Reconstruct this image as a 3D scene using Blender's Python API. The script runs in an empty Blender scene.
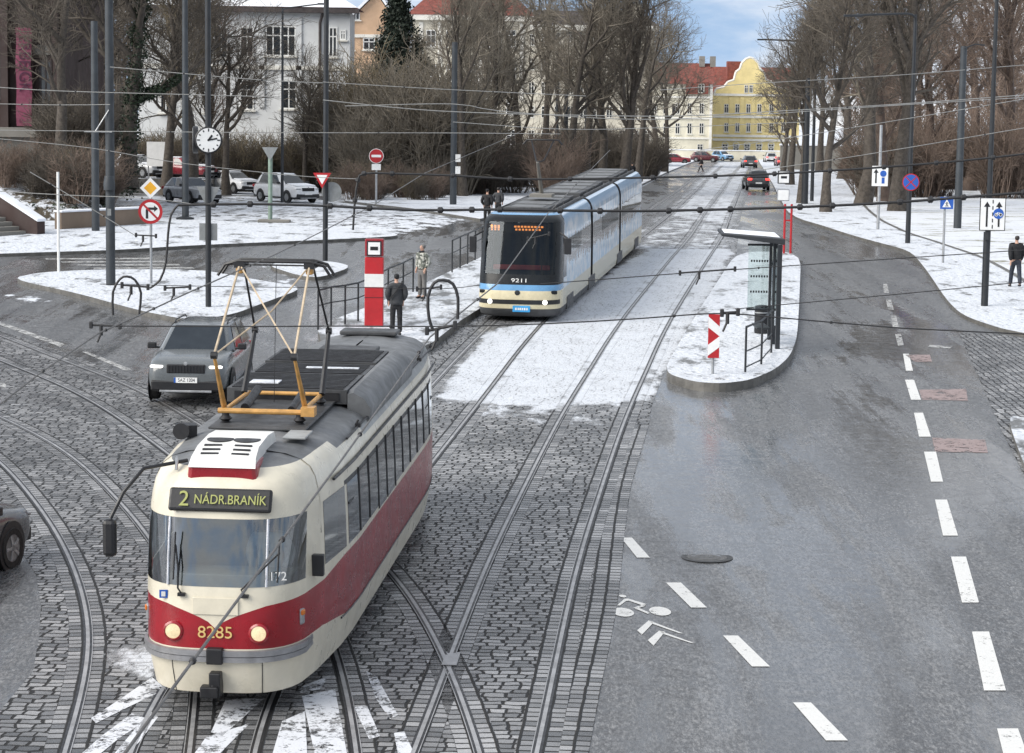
import bpy, bmesh, math, random
from mathutils import Vector, Matrix, noise as mnoise
R=math.radians; PI=math.pi
random.seed(7)
sc=bpy.context.scene
COL=sc.collection
# ------------------------------------------------------------------ camera
F=2280.0; CX,CY=512.0,376.5; HC=8.26
PITCH=math.atan((376.5-112)/F); ROLL=R(0.8)
CAMM=Matrix.Rotation(PI/2-PITCH,3,'X')@Matrix.Rotation(ROLL,3,'Z')
CAMP=Vector((0,0,HC))
cd=bpy.data.cameras.new('camera'); cam=bpy.data.objects.new('camera',cd); COL.objects.link(cam)
cam.matrix_world=Matrix.Translation(CAMP)@CAMM.to_4x4()
cd.sensor_width=36; cd.lens=F/1024*36; cd.clip_end=5000; cd.clip_start=.2
sc.camera=cam
KN=[(-60,-1.866),(0,0),(70,2.177),(80,2.43),(90,2.65),(100,2.78),(111,2.85),(125,2.82),(150,2.6),(181,2.25),(254,1.75),(460,-.25),(2500,-4)]
def G(y):
    for (a,za),(b,zb) in zip(KN,KN[1:]):
        if y<=b: return za+(zb-za)*(y-a)/(b-a)
    return KN[-1][1]
def ray(px,py):
    d=CAMM@Vector(((px-CX)/F,-(py-CY)/F,-1)); return d/d.y
def PD(px,py,Y): return CAMP+ray(px,py)*Y
def P(px,py,h=0):
    d=ray(px,py); y=3.0; st=1.0
    f=lambda y: HC+d.z*y-G(y)-h
    s0=f(y)
    while y<1500:
        y2=y+st
        if (f(y2)>0)!=(s0>0):
            a,b=y,y2
            for _ in range(40):
                m=(a+b)/2
                if (f(m)>0)==(s0>0): a=m
                else: b=m
            return CAMP+d*a
        y=y2
    return CAMP+d*1500
def proj(v):
    c=CAMM.transposed()@(Vector(v)-CAMP)
    return (CX+F*c.x/-c.z, CY-F*c.y/-c.z)
def S_at(Y): return F/Y
# ------------------------------------------------------------------ objects
def tag(o,label=None,cat=None,group=None,kind=None):
    if label: o['label']=label
    if cat: o['category']=cat
    if group: o['group']=group
    if kind: o['kind']=kind
    return o
def thing(name,label,cat,loc=(0,0,0),rz=0,group=None,rx=0):
    o=bpy.data.objects.new(name,None); COL.objects.link(o); o.empty_display_size=.2
    o.location=loc; o.rotation_euler=(rx,0,rz)
    return tag(o,label,cat,group)
class MB:
    def __init__(s): s.v=[]; s.f=[]; s.m=[]
    def add(s,vs,fs,m=0):
        n=len(s.v); s.v+= [tuple(v) for v in vs]
        for f in fs: s.f.append(tuple(i+n for i in f)); s.m.append(m)
        return s
    def box(s,c,size,rz=0,m=0,mat=None):
        x,y,z=[a/2 for a in size]
        M_=mat if mat else Matrix.Rotation(rz,3,'Z')
        c=Vector(c)
        vs=[c+M_@Vector((sx*x,sy*y,sz*z)) for sz in(-1,1) for sx,sy in((-1,-1),(1,-1),(1,1),(-1,1))]
        return s.add(vs,[(3,2,1,0),(4,5,6,7),(0,1,5,4),(1,2,6,5),(2,3,7,6),(3,0,4,7)],m)
    def tube(s,pts,r,n=6,m=0,cap=True):
        pts=[Vector(p) for p in pts]; k=len(pts)
        rs=r if isinstance(r,(list,tuple)) else [r]*k
        up=Vector((0,0,1)); vs=[]; fs=[]
        d0=(pts[1]-pts[0]).normalized()
        a=d0.cross(up)
        if a.length<.01: a=d0.cross(Vector((1,0,0)))
        a.normalize()
        for i,p in enumerate(pts):
            d=(pts[min(i+1,k-1)]-pts[max(i-1,0)])
            if d.length<1e-9: d=d0
            d.normalize()
            a=(a-d*a.dot(d)); 
            if a.length<1e-6: a=d.cross(Vector((1,.3,.2)))
            a.normalize(); b=d.cross(a)
            for j in range(n):
                t=2*PI*j/n; vs.append(p+(a*math.cos(t)+b*math.sin(t))*rs[i])
        for i in range(k-1):
            for j in range(n):
                j2=(j+1)%n; fs.append((i*n+j,i*n+j2,(i+1)*n+j2,(i+1)*n+j))
        if cap and n>3 :
            fs.append(tuple(range(n-1,-1,-1))); fs.append(tuple((k-1)*n+j for j in range(n)))
        return s.add(vs,fs,m)
    def lathe(s,prof,n=24,o=(0,0,0),axis='Z',m=0):
        o=Vector(o); vs=[]; fs=[]
        for r,z in prof:
            for j in range(n):
                t=2*PI*j/n; a,b=r*math.cos(t),r*math.sin(t)
                vs.append(o+(Vector((a,b,z)) if axis=='Z' else Vector((a,-z,b)) if axis=='Y' else Vector((z,a,b))))
        k=len(prof)
        for i in range(k-1):
            for j in range(n):
                j2=(j+1)%n; fs.append((i*n+j,i*n+j2,(i+1)*n+j2,(i+1)*n+j))
        if prof[0][0]>1e-5: fs.append(tuple(range(n-1,-1,-1)))
        if prof[-1][0]>1e-5: fs.append(tuple((k-1)*n+j for j in range(n)))
        return s.add(vs,fs,m)
    def prism(s,pts,y0,y1,m=0,plane='XZ',o=(0,0,0)):
        o=Vector(o); n=len(pts)
        if plane=='XZ': mk=lambda a,b,c: o+Vector((a,c,b))
        elif plane=='YZ': mk=lambda a,b,c: o+Vector((c,a,b))
        else: mk=lambda a,b,c: o+Vector((a,b,c))
        vs=[mk(a,b,y0) for a,b in pts]+[mk(a,b,y1) for a,b in pts]
        fs=[tuple(range(n)),tuple(range(2*n-1,n-1,-1))]+[(i,(i+1)%n,n+(i+1)%n,n+i) for i in range(n)]
        return s.add(vs,fs,m)
    def build(s,name,mats,parent=None,smooth=False,bevel=0,ang=35,fix=True):
        me=bpy.data.meshes.new(name); me.from_pydata(s.v,[],s.f)
        if not isinstance(mats,(list,tuple)): mats=[mats]
        for m in mats: me.materials.append(m)
        me.polygons.foreach_set('material_index',s.m)
        if fix:
            bm=bmesh.new(); bm.from_mesh(me); bmesh.ops.recalc_face_normals(bm,faces=bm.faces[:]); bm.to_mesh(me); bm.free()
        if smooth:
            me.polygons.foreach_set('use_smooth',[True]*len(me.polygons)); me.set_sharp_from_angle(angle=R(ang))
        me.update()
        o=bpy.data.objects.new(name,me); COL.objects.link(o)
        if parent: o.parent=parent
        if bevel:
            b=o.modifiers.new('bevel','BEVEL'); b.width=bevel; b.segments=2; b.limit_method='ANGLE'; b.angle_limit=R(40)
        return o
def text_mesh(txt,size,mat,parent,loc,rot=(PI/2,0,0),name='lettering',depth=.004,sx=1):
    cu=bpy.data.curves.new('t','FONT'); cu.body=txt; cu.size=size; cu.extrude=depth; cu.align_x='CENTER'; cu.align_y='CENTER'
    t=bpy.data.objects.new('t',cu); COL.objects.link(t)
    bpy.context.view_layer.update()
    me=bpy.data.meshes.new_from_object(t.evaluated_get(bpy.context.evaluated_depsgraph_get()))
    bpy.data.objects.remove(t); bpy.data.curves.remove(cu)
    me.materials.clear(); me.materials.append(mat); me.name=name
    o=bpy.data.objects.new(name,me); COL.objects.link(o); o.parent=parent; o.location=loc; o.rotation_euler=rot; o.scale=(sx,1,1)
    return o
# ------------------------------------------------------------------ materials
class N:
    def __init__(s,name):
        s.mat=bpy.data.materials.new(name); s.mat.use_nodes=True; s.t=s.mat.node_tree; s.t.nodes.clear()
        s.out=s.t.nodes.new('ShaderNodeOutputMaterial')
    def n(s,typ,**kw):
        x=s.t.nodes.new('ShaderNode'+typ)
        ins=kw.pop('i',{})
        for k,v in kw.items(): setattr(x,k,v)
        for k,v in ins.items(): s.set(x.inputs[k],v)
        return x
    def set(s,sock,v):
        if hasattr(v,'is_output') : s.t.links.new(v,sock)
        else:
            if isinstance(v,(tuple,list)) and len(v)==3 and sock.type=='RGBA': v=(*v,1)
            if isinstance(v,(int,float)) and sock.type=='RGBA': v=(v,v,v,1)
            if isinstance(v,(int,float)) and sock.type=='VECTOR': v=(v,v,v)
            sock.default_value=v
    def math(s,op,a,b=0,c=0,clamp=False):
        x=s.n('Math',operation=op,use_clamp=clamp); s.set(x.inputs[0],a); s.set(x.inputs[1],b); s.set(x.inputs[2],c); return x.outputs[0]
    def mix(s,f,a,b,blend='MIX'):
        x=s.n('Mix',data_type='RGBA',blend_type=blend); s.set(x.inputs[0],f); s.set(x.inputs[6],a); s.set(x.inputs[7],b); return x.outputs[2]
    def noise(s,vec,scale,detail=4,rough=.55,dist=0):
        x=s.n('TexNoise',i={'Scale':scale,'Detail':detail,'Roughness':rough,'Distortion':dist}); 
        if vec is not None: s.set(x.inputs['Vector'],vec)
        return x.outputs['Fac']
    def ramp(s,f,lo,hi,a=0.0,b=1.0):
        x=s.n('MapRange',interpolation_type='SMOOTHSTEP'); s.set(x.inputs[0],f); 
        for k,v in zip((1,2,3,4),(lo,hi,a,b)): s.set(x.inputs[k],v)
        return x.outputs[0]
    def obj(s): return s.n('TexCoord').outputs['Object']
    def attr(s,name): return s.n('Attribute',attribute_name=name)
    def bump(s,h,st,dist=.02,nrm=None):
        x=s.n('Bump',i={'Strength':st,'Distance':dist,'Height':h})
        if nrm is not None: s.set(x.inputs['Normal'],nrm)
        return x.outputs[0]
    def bsdf(s,**k):
        x=s.n('BsdfPrincipled')
        for kk,v in k.items(): s.set(x.inputs[kk.replace('_',' ')],v)
        s.t.links.new(x.outputs[0],s.out.inputs[0]); return x
def M(name,col,rough=.5,metal=0,var=.25,vs=2.5,bump=0,bs=40,coat=0,emit=0,spec=.5,ecol=None):
    n=N(name); o=n.obj()
    nz=n.noise(o,vs,6,.65)
    c=n.mix(n.ramp(nz,.3,.7),tuple(a*(1-var) for a in col),tuple(min(1,a*(1+var*.45)) for a in col))
    kw=dict(Base_Color=c,Roughness=n.ramp(n.noise(o,vs*2.3,5),.3,.7,max(.02,rough*.8),min(1,rough*1.2)),Metallic=metal)
    if bump: kw['Normal']=n.bump(n.noise(o,bs,4),bump,.01)
    b=n.bsdf(**kw); b.inputs['Coat Weight'].default_value=coat; b.inputs['Coat Roughness'].default_value=.08
    b.inputs['Specular IOR Level'].default_value=spec
    if emit: n.set(b.inputs['Emission Color'],ecol or col); b.inputs['Emission Strength'].default_value=emit
    return n.mat
def glass(name,tint=(.45,.5,.5),base=.12,rough=.03,gc=(.95,.98,1)):
    n=N(name)
    tr=n.n('BsdfTransparent',i={'Color':tint}); gl=n.n('BsdfGlossy',i={'Color':gc,'Roughness':rough})
    fr=n.n('Fresnel',i={'IOR':1.5}); f=n.math('ADD',fr.outputs[0],base,clamp=True)
    mx=n.n('MixShader'); n.set(mx.inputs[0],f); n.t.links.new(tr.outputs[0],mx.inputs[1]); n.t.links.new(gl.outputs[0],mx.inputs[2])
    n.t.links.new(mx.outputs[0],n.out.inputs[0]); return n.mat
m={}
m['cream']=M('cream_paint',(.66,.61,.49),.32,0,.14,1.6,coat=.25)
m['red']=M('red_paint',(.27,.006,.013),.3,0,.22,1.8,coat=.3)
m['roofgrey']=M('roof_grey_paint',(.14,.145,.15),.5,0,.35,2.2)
m['roofdark']=M('roof_dark_mat',(.055,.057,.06),.55,0,.4,2.5)
m['black']=M('black_plastic',(.012,.012,.014),.45,0,.3,4)
m['rubber']=M('rubber',(.012,.012,.012),.75,0,.3,8)
m['dsteel']=M('dark_painted_steel',(.016,.019,.023),.5,.0,.3,1.5)
m['gpole']=M('grey_green_pole',(.036,.043,.05),.55,0,.3,1.2)
m['galv']=M('galvanised_steel',(.38,.39,.4),.45,.6,.25,5)
m['steel']=M('worn_rail_steel',(.36,.36,.365),.38,.35,.3,3)
m['chrome']=M('chrome_trim',(.6,.6,.62),.25,.9,.2,5)
m['bumper']=M('aluminium_bumper',(.3,.3,.31),.4,.5,.25,4)
m['white']=M('white_paint',(.72,.72,.7),.42,0,.12,3)
m['signwhite']=M('sign_white',(.78,.78,.77),.4,0,.08,3)
m['signred']=M('sign_red',(.42,.015,.02),.4,0,.12,3)
m['signblue']=M('sign_blue',(.02,.1,.42),.4,0,.12,3)
m['signyellow']=M('sign_yellow',(.75,.38,.02),.4,0,.12,3)
m['signgrey']=M('sign_back_grey',(.24,.25,.25),.5,.3,.2,3)
m['panto']=M('pantograph_yellow',(.55,.3,.09),.45,0,.3,5)
m['pantotan']=M('pantograph_tan',(.5,.4,.28),.5,0,.25,6)
m['wire']=M('dark_wire',(.02,.02,.022),.6,0,.2,5)
m['wirelight']=M('grey_wire',(.3,.3,.29),.45,.4,.2,5)
m['copper']=M('contact_wire_metal',(.13,.12,.11),.45,.6,.2,5)
m['glass']=glass('vehicle_glass',(.4,.45,.45),.05); m['sglass']=glass('side_window_glass',(.3,.34,.34),.16,.05); m['fglass']=glass('tinted_windscreen_glass',(.42,.46,.46),.02,.06,(.42,.46,.5))
m['wglass']=glass('windscreen_glass',(.66,.71,.71),.13)
m['darkglass']=M('dark_window_glass',(.018,.022,.025),.08,0,.3,3,spec=.8)
m['winglass']=M('house_window_glass',(.03,.035,.04),.1,0,.4,1.5,spec=.8)
m['clearglass']=glass('shelter_glass',(.85,.9,.88),.06)
m['interior']=M('vehicle_interior_grey',(.3,.31,.31),.7,0,.2,3)
m['skin']=M('skin',(.5,.3,.22),.55,0,.1,8)
m['lamp']=M('headlamp_glow',(.3,.25,.16),.25,0,.5,25,emit=.42,ecol=(1,.82,.5))
m['lampw']=M('headlamp_white',(1,.97,.92),.3,0,.02,5,emit=1.0)
m['led']=M('led_yellow_green',(.1,.105,.035),.5,0,.5,45,emit=.27,ecol=(.75,.8,.22))
m['ledo']=M('led_orange',(1,.32,.08),.5,0,.05,60,emit=1.2)
m['tail']=M('tail_lamp',(1,.05,.04),.4,0,.05,5,emit=1.6)
m['gold']=M('gold_lettering',(.62,.44,.17),.45,0,.1,6)
m['amber']=M('amber_lens',(.6,.17,.02),.25,0,.1,6)
m['paint']=None
def snow_mat():
    n=N('snow'); o=n.obj()
    a=n.noise(o,.35,8,.62); b=n.noise(o,2.2,8,.7)
    c=n.mix(n.ramp(b,.35,.7),(.54,.57,.62),(.72,.74,.775))
    g=n.ramp(n.math('ADD',n.math('MULTIPLY',a,.6),n.math('MULTIPLY',b,.4)),.545,.62)
    c=n.mix(g,c,n.mix(n.noise(o,6,6,.7),(.03,.035,.02),(.16,.14,.09)))
    h=n.math('ADD',n.noise(o,5,6,.6),n.math('MULTIPLY',n.noise(o,1.3,4),1.5))
    n.bsdf(Base_Color=c,Roughness=.75,Normal=n.bump(h,.7,.12)); return n.mat
m['snow']=snow_mat()
def snowgrass_mat():
    n=N('snow_over_grass'); o=n.obj(); mp=n.n('Mapping',i={'Vector':o,'Scale':(.5,1,1)}).outputs[0]
    a=n.noise(mp,.8,9,.72); b=n.noise(o,5,6,.7)
    c=n.mix(n.ramp(n.math('ADD',n.math('MULTIPLY',a,.75),n.math('MULTIPLY',b,.25)),.515,.61),n.mix(b,(.54,.565,.61),(.72,.74,.77)),n.mix(b,(.10,.11,.07),(.3,.28,.2)))
    n.bsdf(Base_Color=c,Roughness=.85,Normal=n.bump(b,.7,.1)); return n.mat
m['snowgrass']=snowgrass_mat()
def snowpath_mat(name,thr=.60):
    n=N(name); o=n.obj()
    mp=n.n('Mapping',i={'Vector':o,'Scale':(1,.45,1)}).outputs[0]
    b=n.noise(mp,1.1,8,.68); f=n.noise(o,9,6,.65)
    c=n.mix(n.ramp(f,.35,.7),(.5,.53,.575),(.71,.73,.765))
    g=n.ramp(n.math('ADD',n.math('MULTIPLY',b,.75),n.math('MULTIPLY',f,.25)),thr-.03,thr+.06)
    c=n.mix(g,c,n.mix(f,(.07,.07,.07),(.17,.17,.165)))
    # trodden footprints
    vo=n.n('TexVoronoi',i={'Scale':3.2,'Vector':o}).outputs['Distance']
    h=n.math('ADD',f,n.ramp(vo,.1,.35))
    n.bsdf(Base_Color=c,Roughness=n.ramp(g,0,1,.8,.35),Normal=n.bump(h,.8,.06)); return n.mat
m['snowpath']=snowpath_mat('trodden_snow',.515)
m['snowclean']=snowpath_mat('fresh_snow',.562)
def asphalt_mat():
    n=N('wet_asphalt'); o=n.obj()
    mp=n.n('Mapping',i={'Vector':o,'Scale':(1,.22,1)}).outputs[0]
    big=n.noise(mp,.35,6,.6,.6); fine=n.noise(o,60,4,.7); mid=n.noise(o,3.5,8,.7)
    gr=n.noise(o,14,3,.8)
    c=n.mix(n.ramp(mid,.3,.72),(.085,.087,.09),(.15,.152,.156))
    c=n.mix(n.math('MULTIPLY',n.ramp(fine,.48,.7),.55),c,(.34,.34,.34))
    c=n.mix(n.math('MULTIPLY',n.ramp(gr,.5,.62),.4),c,(.05,.05,.052))
    tw=n.n('TexWave',wave_type='BANDS',bands_direction='X',i={'Vector':o,'Scale':.16,'Distortion':1.2,'Detail':3,'Detail Scale':.6}).outputs['Fac']
    c=n.mix(n.math('MULTIPLY',n.ramp(tw,.55,.95),.35),c,(.055,.057,.062))
    c=n.mix(n.math('MULTIPLY',n.ramp(big,.42,.62),.38),c,(.26,.262,.266))
    grn=n.noise(n.n('Mapping',i={'Vector':o,'Scale':(1,.33,1)}).outputs[0],21,3,.85)
    c=n.mix(n.ramp(grn,.40,.53,.62,0),c,(.035,.036,.038)); c=n.mix(n.ramp(grn,.53,.66,0,.5),c,(.33,.33,.33))
    st=n.noise(n.n('Mapping',i={'Vector':o,'Scale':(1,.06,1)}).outputs[0],2.2,6,.7)
    c=n.mix(n.ramp(st,.45,.62,0,.45),c,(.07,.072,.077))
    vr=n.n('TexVoronoi',feature='DISTANCE_TO_EDGE',i={'Scale':.22,'Vector':n.mix(.25,o,n.n('TexNoise',i={'Scale':1.2,'Detail':6}).outputs['Color'])}).outputs['Distance']
    c=n.mix(n.ramp(vr,0,.004,.22,0),c,(.015,.015,.016))
    sn=n.attr('snow').outputs['Fac']
    nz=n.noise(n.n('Mapping',i={'Vector':o,'Scale':(1,.5,1)}).outputs[0],1.6,10,.72)
    g=n.ramp(n.math('ADD',sn,n.math('MULTIPLY',n.math('SUBTRACT',nz,.5),1.5)),.45,.58)
    g=n.math('MULTIPLY',g,n.ramp(sn,.02,.1))
    sc_=n.mix(n.noise(o,7,6),(.5,.535,.585),(.70,.72,.755))
    ro=n.ramp(n.math('ADD',n.math('MULTIPLY',big,.75),n.math('MULTIPLY',mid,.25)),.36,.62,.13,.42)
    wet=n.ramp(n.math('ADD',n.math('MULTIPLY',big,.7),n.math('MULTIPLY',st,.3)),.45,.56)
    c=n.mix(n.math('MULTIPLY',wet,.3),c,(.045,.047,.05))
    ro=n.mix(wet,n.ramp(mid,.35,.65,.3,.5),n.ramp(mid,.4,.6,.06,.2))
    hb=n.math('MULTIPLY',n.math('ADD',n.math('ADD',n.math('MULTIPLY',grn,1.6),gr),n.math('MULTIPLY',g,2)),n.ramp(wet,0,1,1,.22))
    n.bsdf(Base_Color=n.mix(g,c,sc_),Roughness=n.mix(g,ro,.75),Normal=n.bump(hb,.42,.013))
    return n.mat
m['asphalt']=asphalt_mat()
def cobble_mat(name,bw=.25,rh=.175,dark=1.0,off=.5,ws_=.16):
    n=N(name); uv=n.n('UVMap',uv_map='UVMap').outputs[0]; o=n.obj()
    ws=n.n('TexNoise',i={'Scale':2.9,'Detail':3,'Vector':o}).outputs['Color']
    wv=n.n('VectorMath',operation='MULTIPLY_ADD'); n.set(wv.inputs[0],ws); wv.inputs[1].default_value=(ws_,ws_,0); n.set(wv.inputs[2],uv)
    sx=n.n('SeparateXYZ'); n.set(sx.inputs[0],wv.outputs[0]); row=n.math('FLOOR',n.math('DIVIDE',sx.outputs[1],rh))
    w1=n.n('TexWhiteNoise',noise_dimensions='1D'); n.set(w1.inputs['W'],row); w2=n.n('TexWhiteNoise',noise_dimensions='1D'); n.set(w2.inputs['W'],n.math('ADD',row,.37))
    if off:
        ux=n.math('ADD',n.math('MULTIPLY',sx.outputs[0],n.math('ADD',.78,n.math('MULTIPLY',w1.outputs['Value'],.5))),n.math('MULTIPLY',w2.outputs['Value'],3))
    else: ux=sx.outputs[0]
    cx=n.n('CombineXYZ'); n.set(cx.inputs[0],ux); n.set(cx.inputs[1],sx.outputs[1]); wv=cx
    br=n.n('TexBrick',offset=off,offset_frequency=2,i={'Vector':wv.outputs[0],'Scale':1.0,'Brick Width':bw,'Row Height':rh,'Mortar Size':.024,'Mortar Smooth':.45,'Bias':-.05,
        'Color1':(.15*dark,.154*dark,.16*dark),'Color2':(.5*dark,.5*dark,.505*dark),'Mortar':(.012,.012,.012)})
    f=n.noise(o,22,5,.7); mid=n.noise(o,.5,6,.6)
    c=n.mix(.55,br.outputs['Color'],n.mix(f,(.05,.05,.05),(1,1,1)),'MULTIPLY')
    c=n.mix(n.math('MULTIPLY',n.ramp(mid,.4,.65),.45),c,(.05,.05,.052),'MULTIPLY')
    sn=n.attr('snow').outputs['Fac']
    nz=n.noise(n.n('Mapping',i={'Vector':o,'Scale':(1,.55,1)}).outputs[0],1.3,10,.75)
    # snow keeps in the joints first
    base=n.math('ADD',sn,n.math('MULTIPLY',n.math('SUBTRACT',nz,.5),1.3))
    base=n.math('ADD',base,n.math('MULTIPLY',br.outputs['Fac'],.06))
    g=n.math('MULTIPLY',n.ramp(base,.42,.6),n.ramp(sn,.02,.1))
    sc_=n.mix(n.noise(o,7,6),(.5,.535,.585),(.70,.72,.755))
    sc_=n.mix(n.math('MULTIPLY',br.outputs['Fac'],n.ramp(nz,.35,.6,.75,.1)),sc_,(.16,.16,.165))
    sc_=n.mix(n.math('MULTIPLY',n.ramp(n.noise(o,3.1,8,.75),.5,.66),.45),sc_,(.3,.31,.33))
    h=n.math('ADD',n.math('MULTIPLY',n.math('SUBTRACT',1,br.outputs['Fac']),1.0),n.math('MULTIPLY',f,.35))
    ro=n.mix(br.outputs['Fac'],n.ramp(f,.3,.7,.14,.38),.7)
    n.bsdf(Base_Color=n.mix(g,c,sc_),Roughness=n.mix(g,ro,.75),Normal=n.bump(n.mix(n.math('MULTIPLY',g,.75),h,f),.9,.03))
    return n.mat
m['cobble']=cobble_mat('granite_setts')
m['cobbleedge']=cobble_mat('granite_sett_edging',.207,.195,1.1,0,.04)
m['kerb']=M('kerb_stone',(.12,.115,.105),.5,0,.4,3,bump=.3,bs=25)
def mark_mat(name,col,wear=.5,sc=5):
    n=N(name); o=n.obj()
    g=n.ramp(n.math('ADD',n.math('MULTIPLY',n.noise(o,sc,10,.75),.7),n.math('MULTIPLY',n.noise(o,sc*5,4,.7),.3)),wear-.03,wear+.05); f=n.noise(o,40,3)
    c=n.mix(f,tuple(a*.7 for a in col),col)
    b=n.bsdf(Base_Color=c,Roughness=.5,Normal=n.bump(f,.2,.01)); tr=n.n('BsdfTransparent'); mx=n.n('MixShader'); n.set(mx.inputs[0],g)
    n.t.links.new(b.outputs[0],mx.inputs[1]); n.t.links.new(tr.outputs[0],mx.inputs[2]); n.t.links.new(mx.outputs[0],n.out.inputs[0]); return n.mat
m['mark']=mark_mat('road_paint_white',(.74,.74,.72),.585)
m['markworn']=mark_mat('worn_road_paint',(.5,.5,.49),.505)
m['markpink']=mark_mat('faded_red_road_paint',(.33,.25,.24),.535)
m['bark']=M('bark',(.07,.058,.047),.85,0,.45,5,bump=.6,bs=14)
m['barkr']=M('bark_reddish',(.10,.07,.055),.85,0,.4,3)
m['twig']=M('twigs_brown',(.105,.088,.07),.85,0,.4,1)
m['twigl']=M('twigs_grey',(.175,.152,.12),.85,0,.4,1)
m['twigr']=M('twigs_reddish',(.185,.135,.105),.85,0,.4,1)
m['ivy']=M('ivy_leaves',(.02,.035,.016),.6,0,.5,1.5)
m['conifer']=M('conifer_needles',(.014,.024,.014),.7,0,.4,1.5)
m['leafbrown']=M('dry_leaves',(.19,.155,.10),.75,0,.5,1.5)
def plaster(name,col,rough=.85): return M(name,col,rough,0,.14,.5,bump=.15,bs=30)
m['vwhite']=plaster('white_plaster',(.62,.63,.63)); m['peach']=plaster('peach_plaster',(.55,.37,.24))
m['creamw']=plaster('cream_plaster',(.56,.52,.43)); m['yellow']=plaster('yellow_plaster',(.72,.59,.28)); m['palew']=plaster('pale_cream_plaster',(.64,.6,.48))
m['brownb']=plaster('dark_brown_stone',(.05,.033,.03)); m['stone']=plaster('old_stone',(.2,.19,.17)); m['stonebrown']=plaster('brown_stone',(.2,.15,.11))
m['redroof']=M('red_roof_tiles',(.2,.055,.04),.8,0,.35,2); m['dkroof']=M('dark_roof',(.06,.05,.05),.8,0,.3,2)
m['trim']=plaster('pale_trim',(.7,.68,.62))
m['roofsnow']=M('roof_snow',(.78,.8,.84),.8,0,.1,1)
# ================================================================== SETTING
def W(pts): return [P(x,y) for x,y in pts]
def inside(x,y,poly):
    c=False; n=len(poly)
    for i in range(n):
        a=poly[i]; b=poly[i-1]
        if (a[1]>y)!=(b[1]>y) and x<(b[0]-a[0])*(y-a[1])/(b[1]-a[1])+a[0]: c=not c
    return c
def edist(x,y,poly):
    best=1e9; n=len(poly)
    for i in range(n):
        ax,ay=poly[i-1][0],poly[i-1][1]; bx,by=poly[i][0],poly[i][1]
        dx,dy=bx-ax,by-ay; L=dx*dx+dy*dy
        t=max(0,min(1,((x-ax)*dx+(y-ay)*dy)/L)) if L>0 else 0
        best=min(best,math.hypot(x-ax-t*dx,y-ay-t*dy))
    return best
def smoother(areas):
    ar=[]
    for px,val,soft in areas:
        w=[(p.x,p.y) for p in W(px)]
        ar.append((w,val,soft,min(a for a,_ in w)-soft,max(a for a,_ in w)+soft,min(b for _,b in w)-soft,max(b for _,b in w)+soft))
    def f(x,y):
        v=0
        for w,val,soft,x0,x1,y0,y1 in ar:
            if x<x0 or x>x1 or y<y0 or y>y1: continue
            d=edist(x,y,w); d=d if inside(x,y,w) else -d
            t=max(0,min(1,(d+soft)/(2*soft))); v=max(v,val*t*t*(3-2*t))
        return v
    return f
def cutbm(bm,axis,vals):
    no=[(1,0,0),(0,1,0)][axis]
    for v in vals:
        co=(v,0,0) if axis==0 else (0,v,0)
        bmesh.ops.bisect_plane(bm,geom=bm.verts[:]+bm.edges[:]+bm.faces[:],plane_co=co,plane_no=no,dist=1e-5)
def polybm(pts):
    bm=bmesh.new(); vs=[bm.verts.new((p[0],p[1],0)) for p in pts]
    f=bm.faces.new(vs); f.normal_update()
    if f.normal.z<0: f.normal_flip()
    bmesh.ops.triangulate(bm,faces=bm.faces[:]); return bm
def finish(bm,name,mats,off,snow=None,uv=None):
    for v in bm.verts: v.co.z=G(v.co.y)+off+v.co.z
    me=bpy.data.meshes.new(name)
    if uv:
        l=bm.loops.layers.uv.new('UVMap')
        for f in bm.faces:
            for lp in f.loops: lp[l].uv=uv(lp.vert.co.x,lp.vert.co.y)
    bm.to_mesh(me); bm.free()
    for k in (mats if isinstance(mats,list) else [mats]): me.materials.append(k)
    if snow:
        a=me.attributes.new('snow','FLOAT','POINT'); a.data.foreach_set('value',[snow(v.co.x,v.co.y) for v in me.vertices])
    o=bpy.data.objects.new(name,me); COL.objects.link(o); return tag(o,kind='structure')
def frange(a,b,s):
    o=[]; 
    while a<b: o.append(a); a+=s
    return o
KY=[k for k,_ in KN]
def sheet(name,pts,off,mat,step=None,snow=None,uv=None):
    bm=polybm(pts); ys=[p[1] for p in pts]; xs=[p[0] for p in pts]
    cutbm(bm,1,[k for k in KY if min(ys)<k<max(ys)])
    if step:
        cutbm(bm,1,frange(min(ys)+step,max(ys),step)); cutbm(bm,0,frange(min(xs)+step,max(xs),step))
    return finish(bm,name,mat,off,snow,uv)
def chaikin(p,it=2):
    for _ in range(it):
        q=[]
        for a,b in zip(p,p[1:]+p[:1]):
            q+=[a.lerp(b,.2),a.lerp(b,.8)]
        p=q
    return p
def raised(name,pts,h,mtop,kerb=.14,rnd=0):
    if rnd: pts=chaikin(pts,rnd)
    return raised_(name,pts,h,mtop)
def raised_(name,pts,h,mtop):
    """a slab h high: snowy top, kerb stones round it"""
    bm=polybm(pts); ys=[p[1] for p in pts]
    cutbm(bm,1,[k for k in KY if min(ys)<k<max(ys)])
    bmesh.ops.recalc_face_normals(bm,faces=bm.faces[:])
    if sum(f.normal.z for f in bm.faces)<0: bmesh.ops.reverse_faces(bm,faces=bm.faces[:])
    ed=[e for e in bm.edges if e.is_boundary]
    r=bmesh.ops.extrude_edge_only(bm,edges=ed)
    for v in bm.verts: v.co.z=h
    for v in [g for g in r['geom'] if isinstance(g,bmesh.types.BMVert)]: v.co.z=-.05
    for f in bm.faces:
        f.normal_update(); f.material_index=1 if abs(f.normal.z)<.5 else 0
    return finish(bm,name,[mtop,m['kerb']],0)
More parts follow.
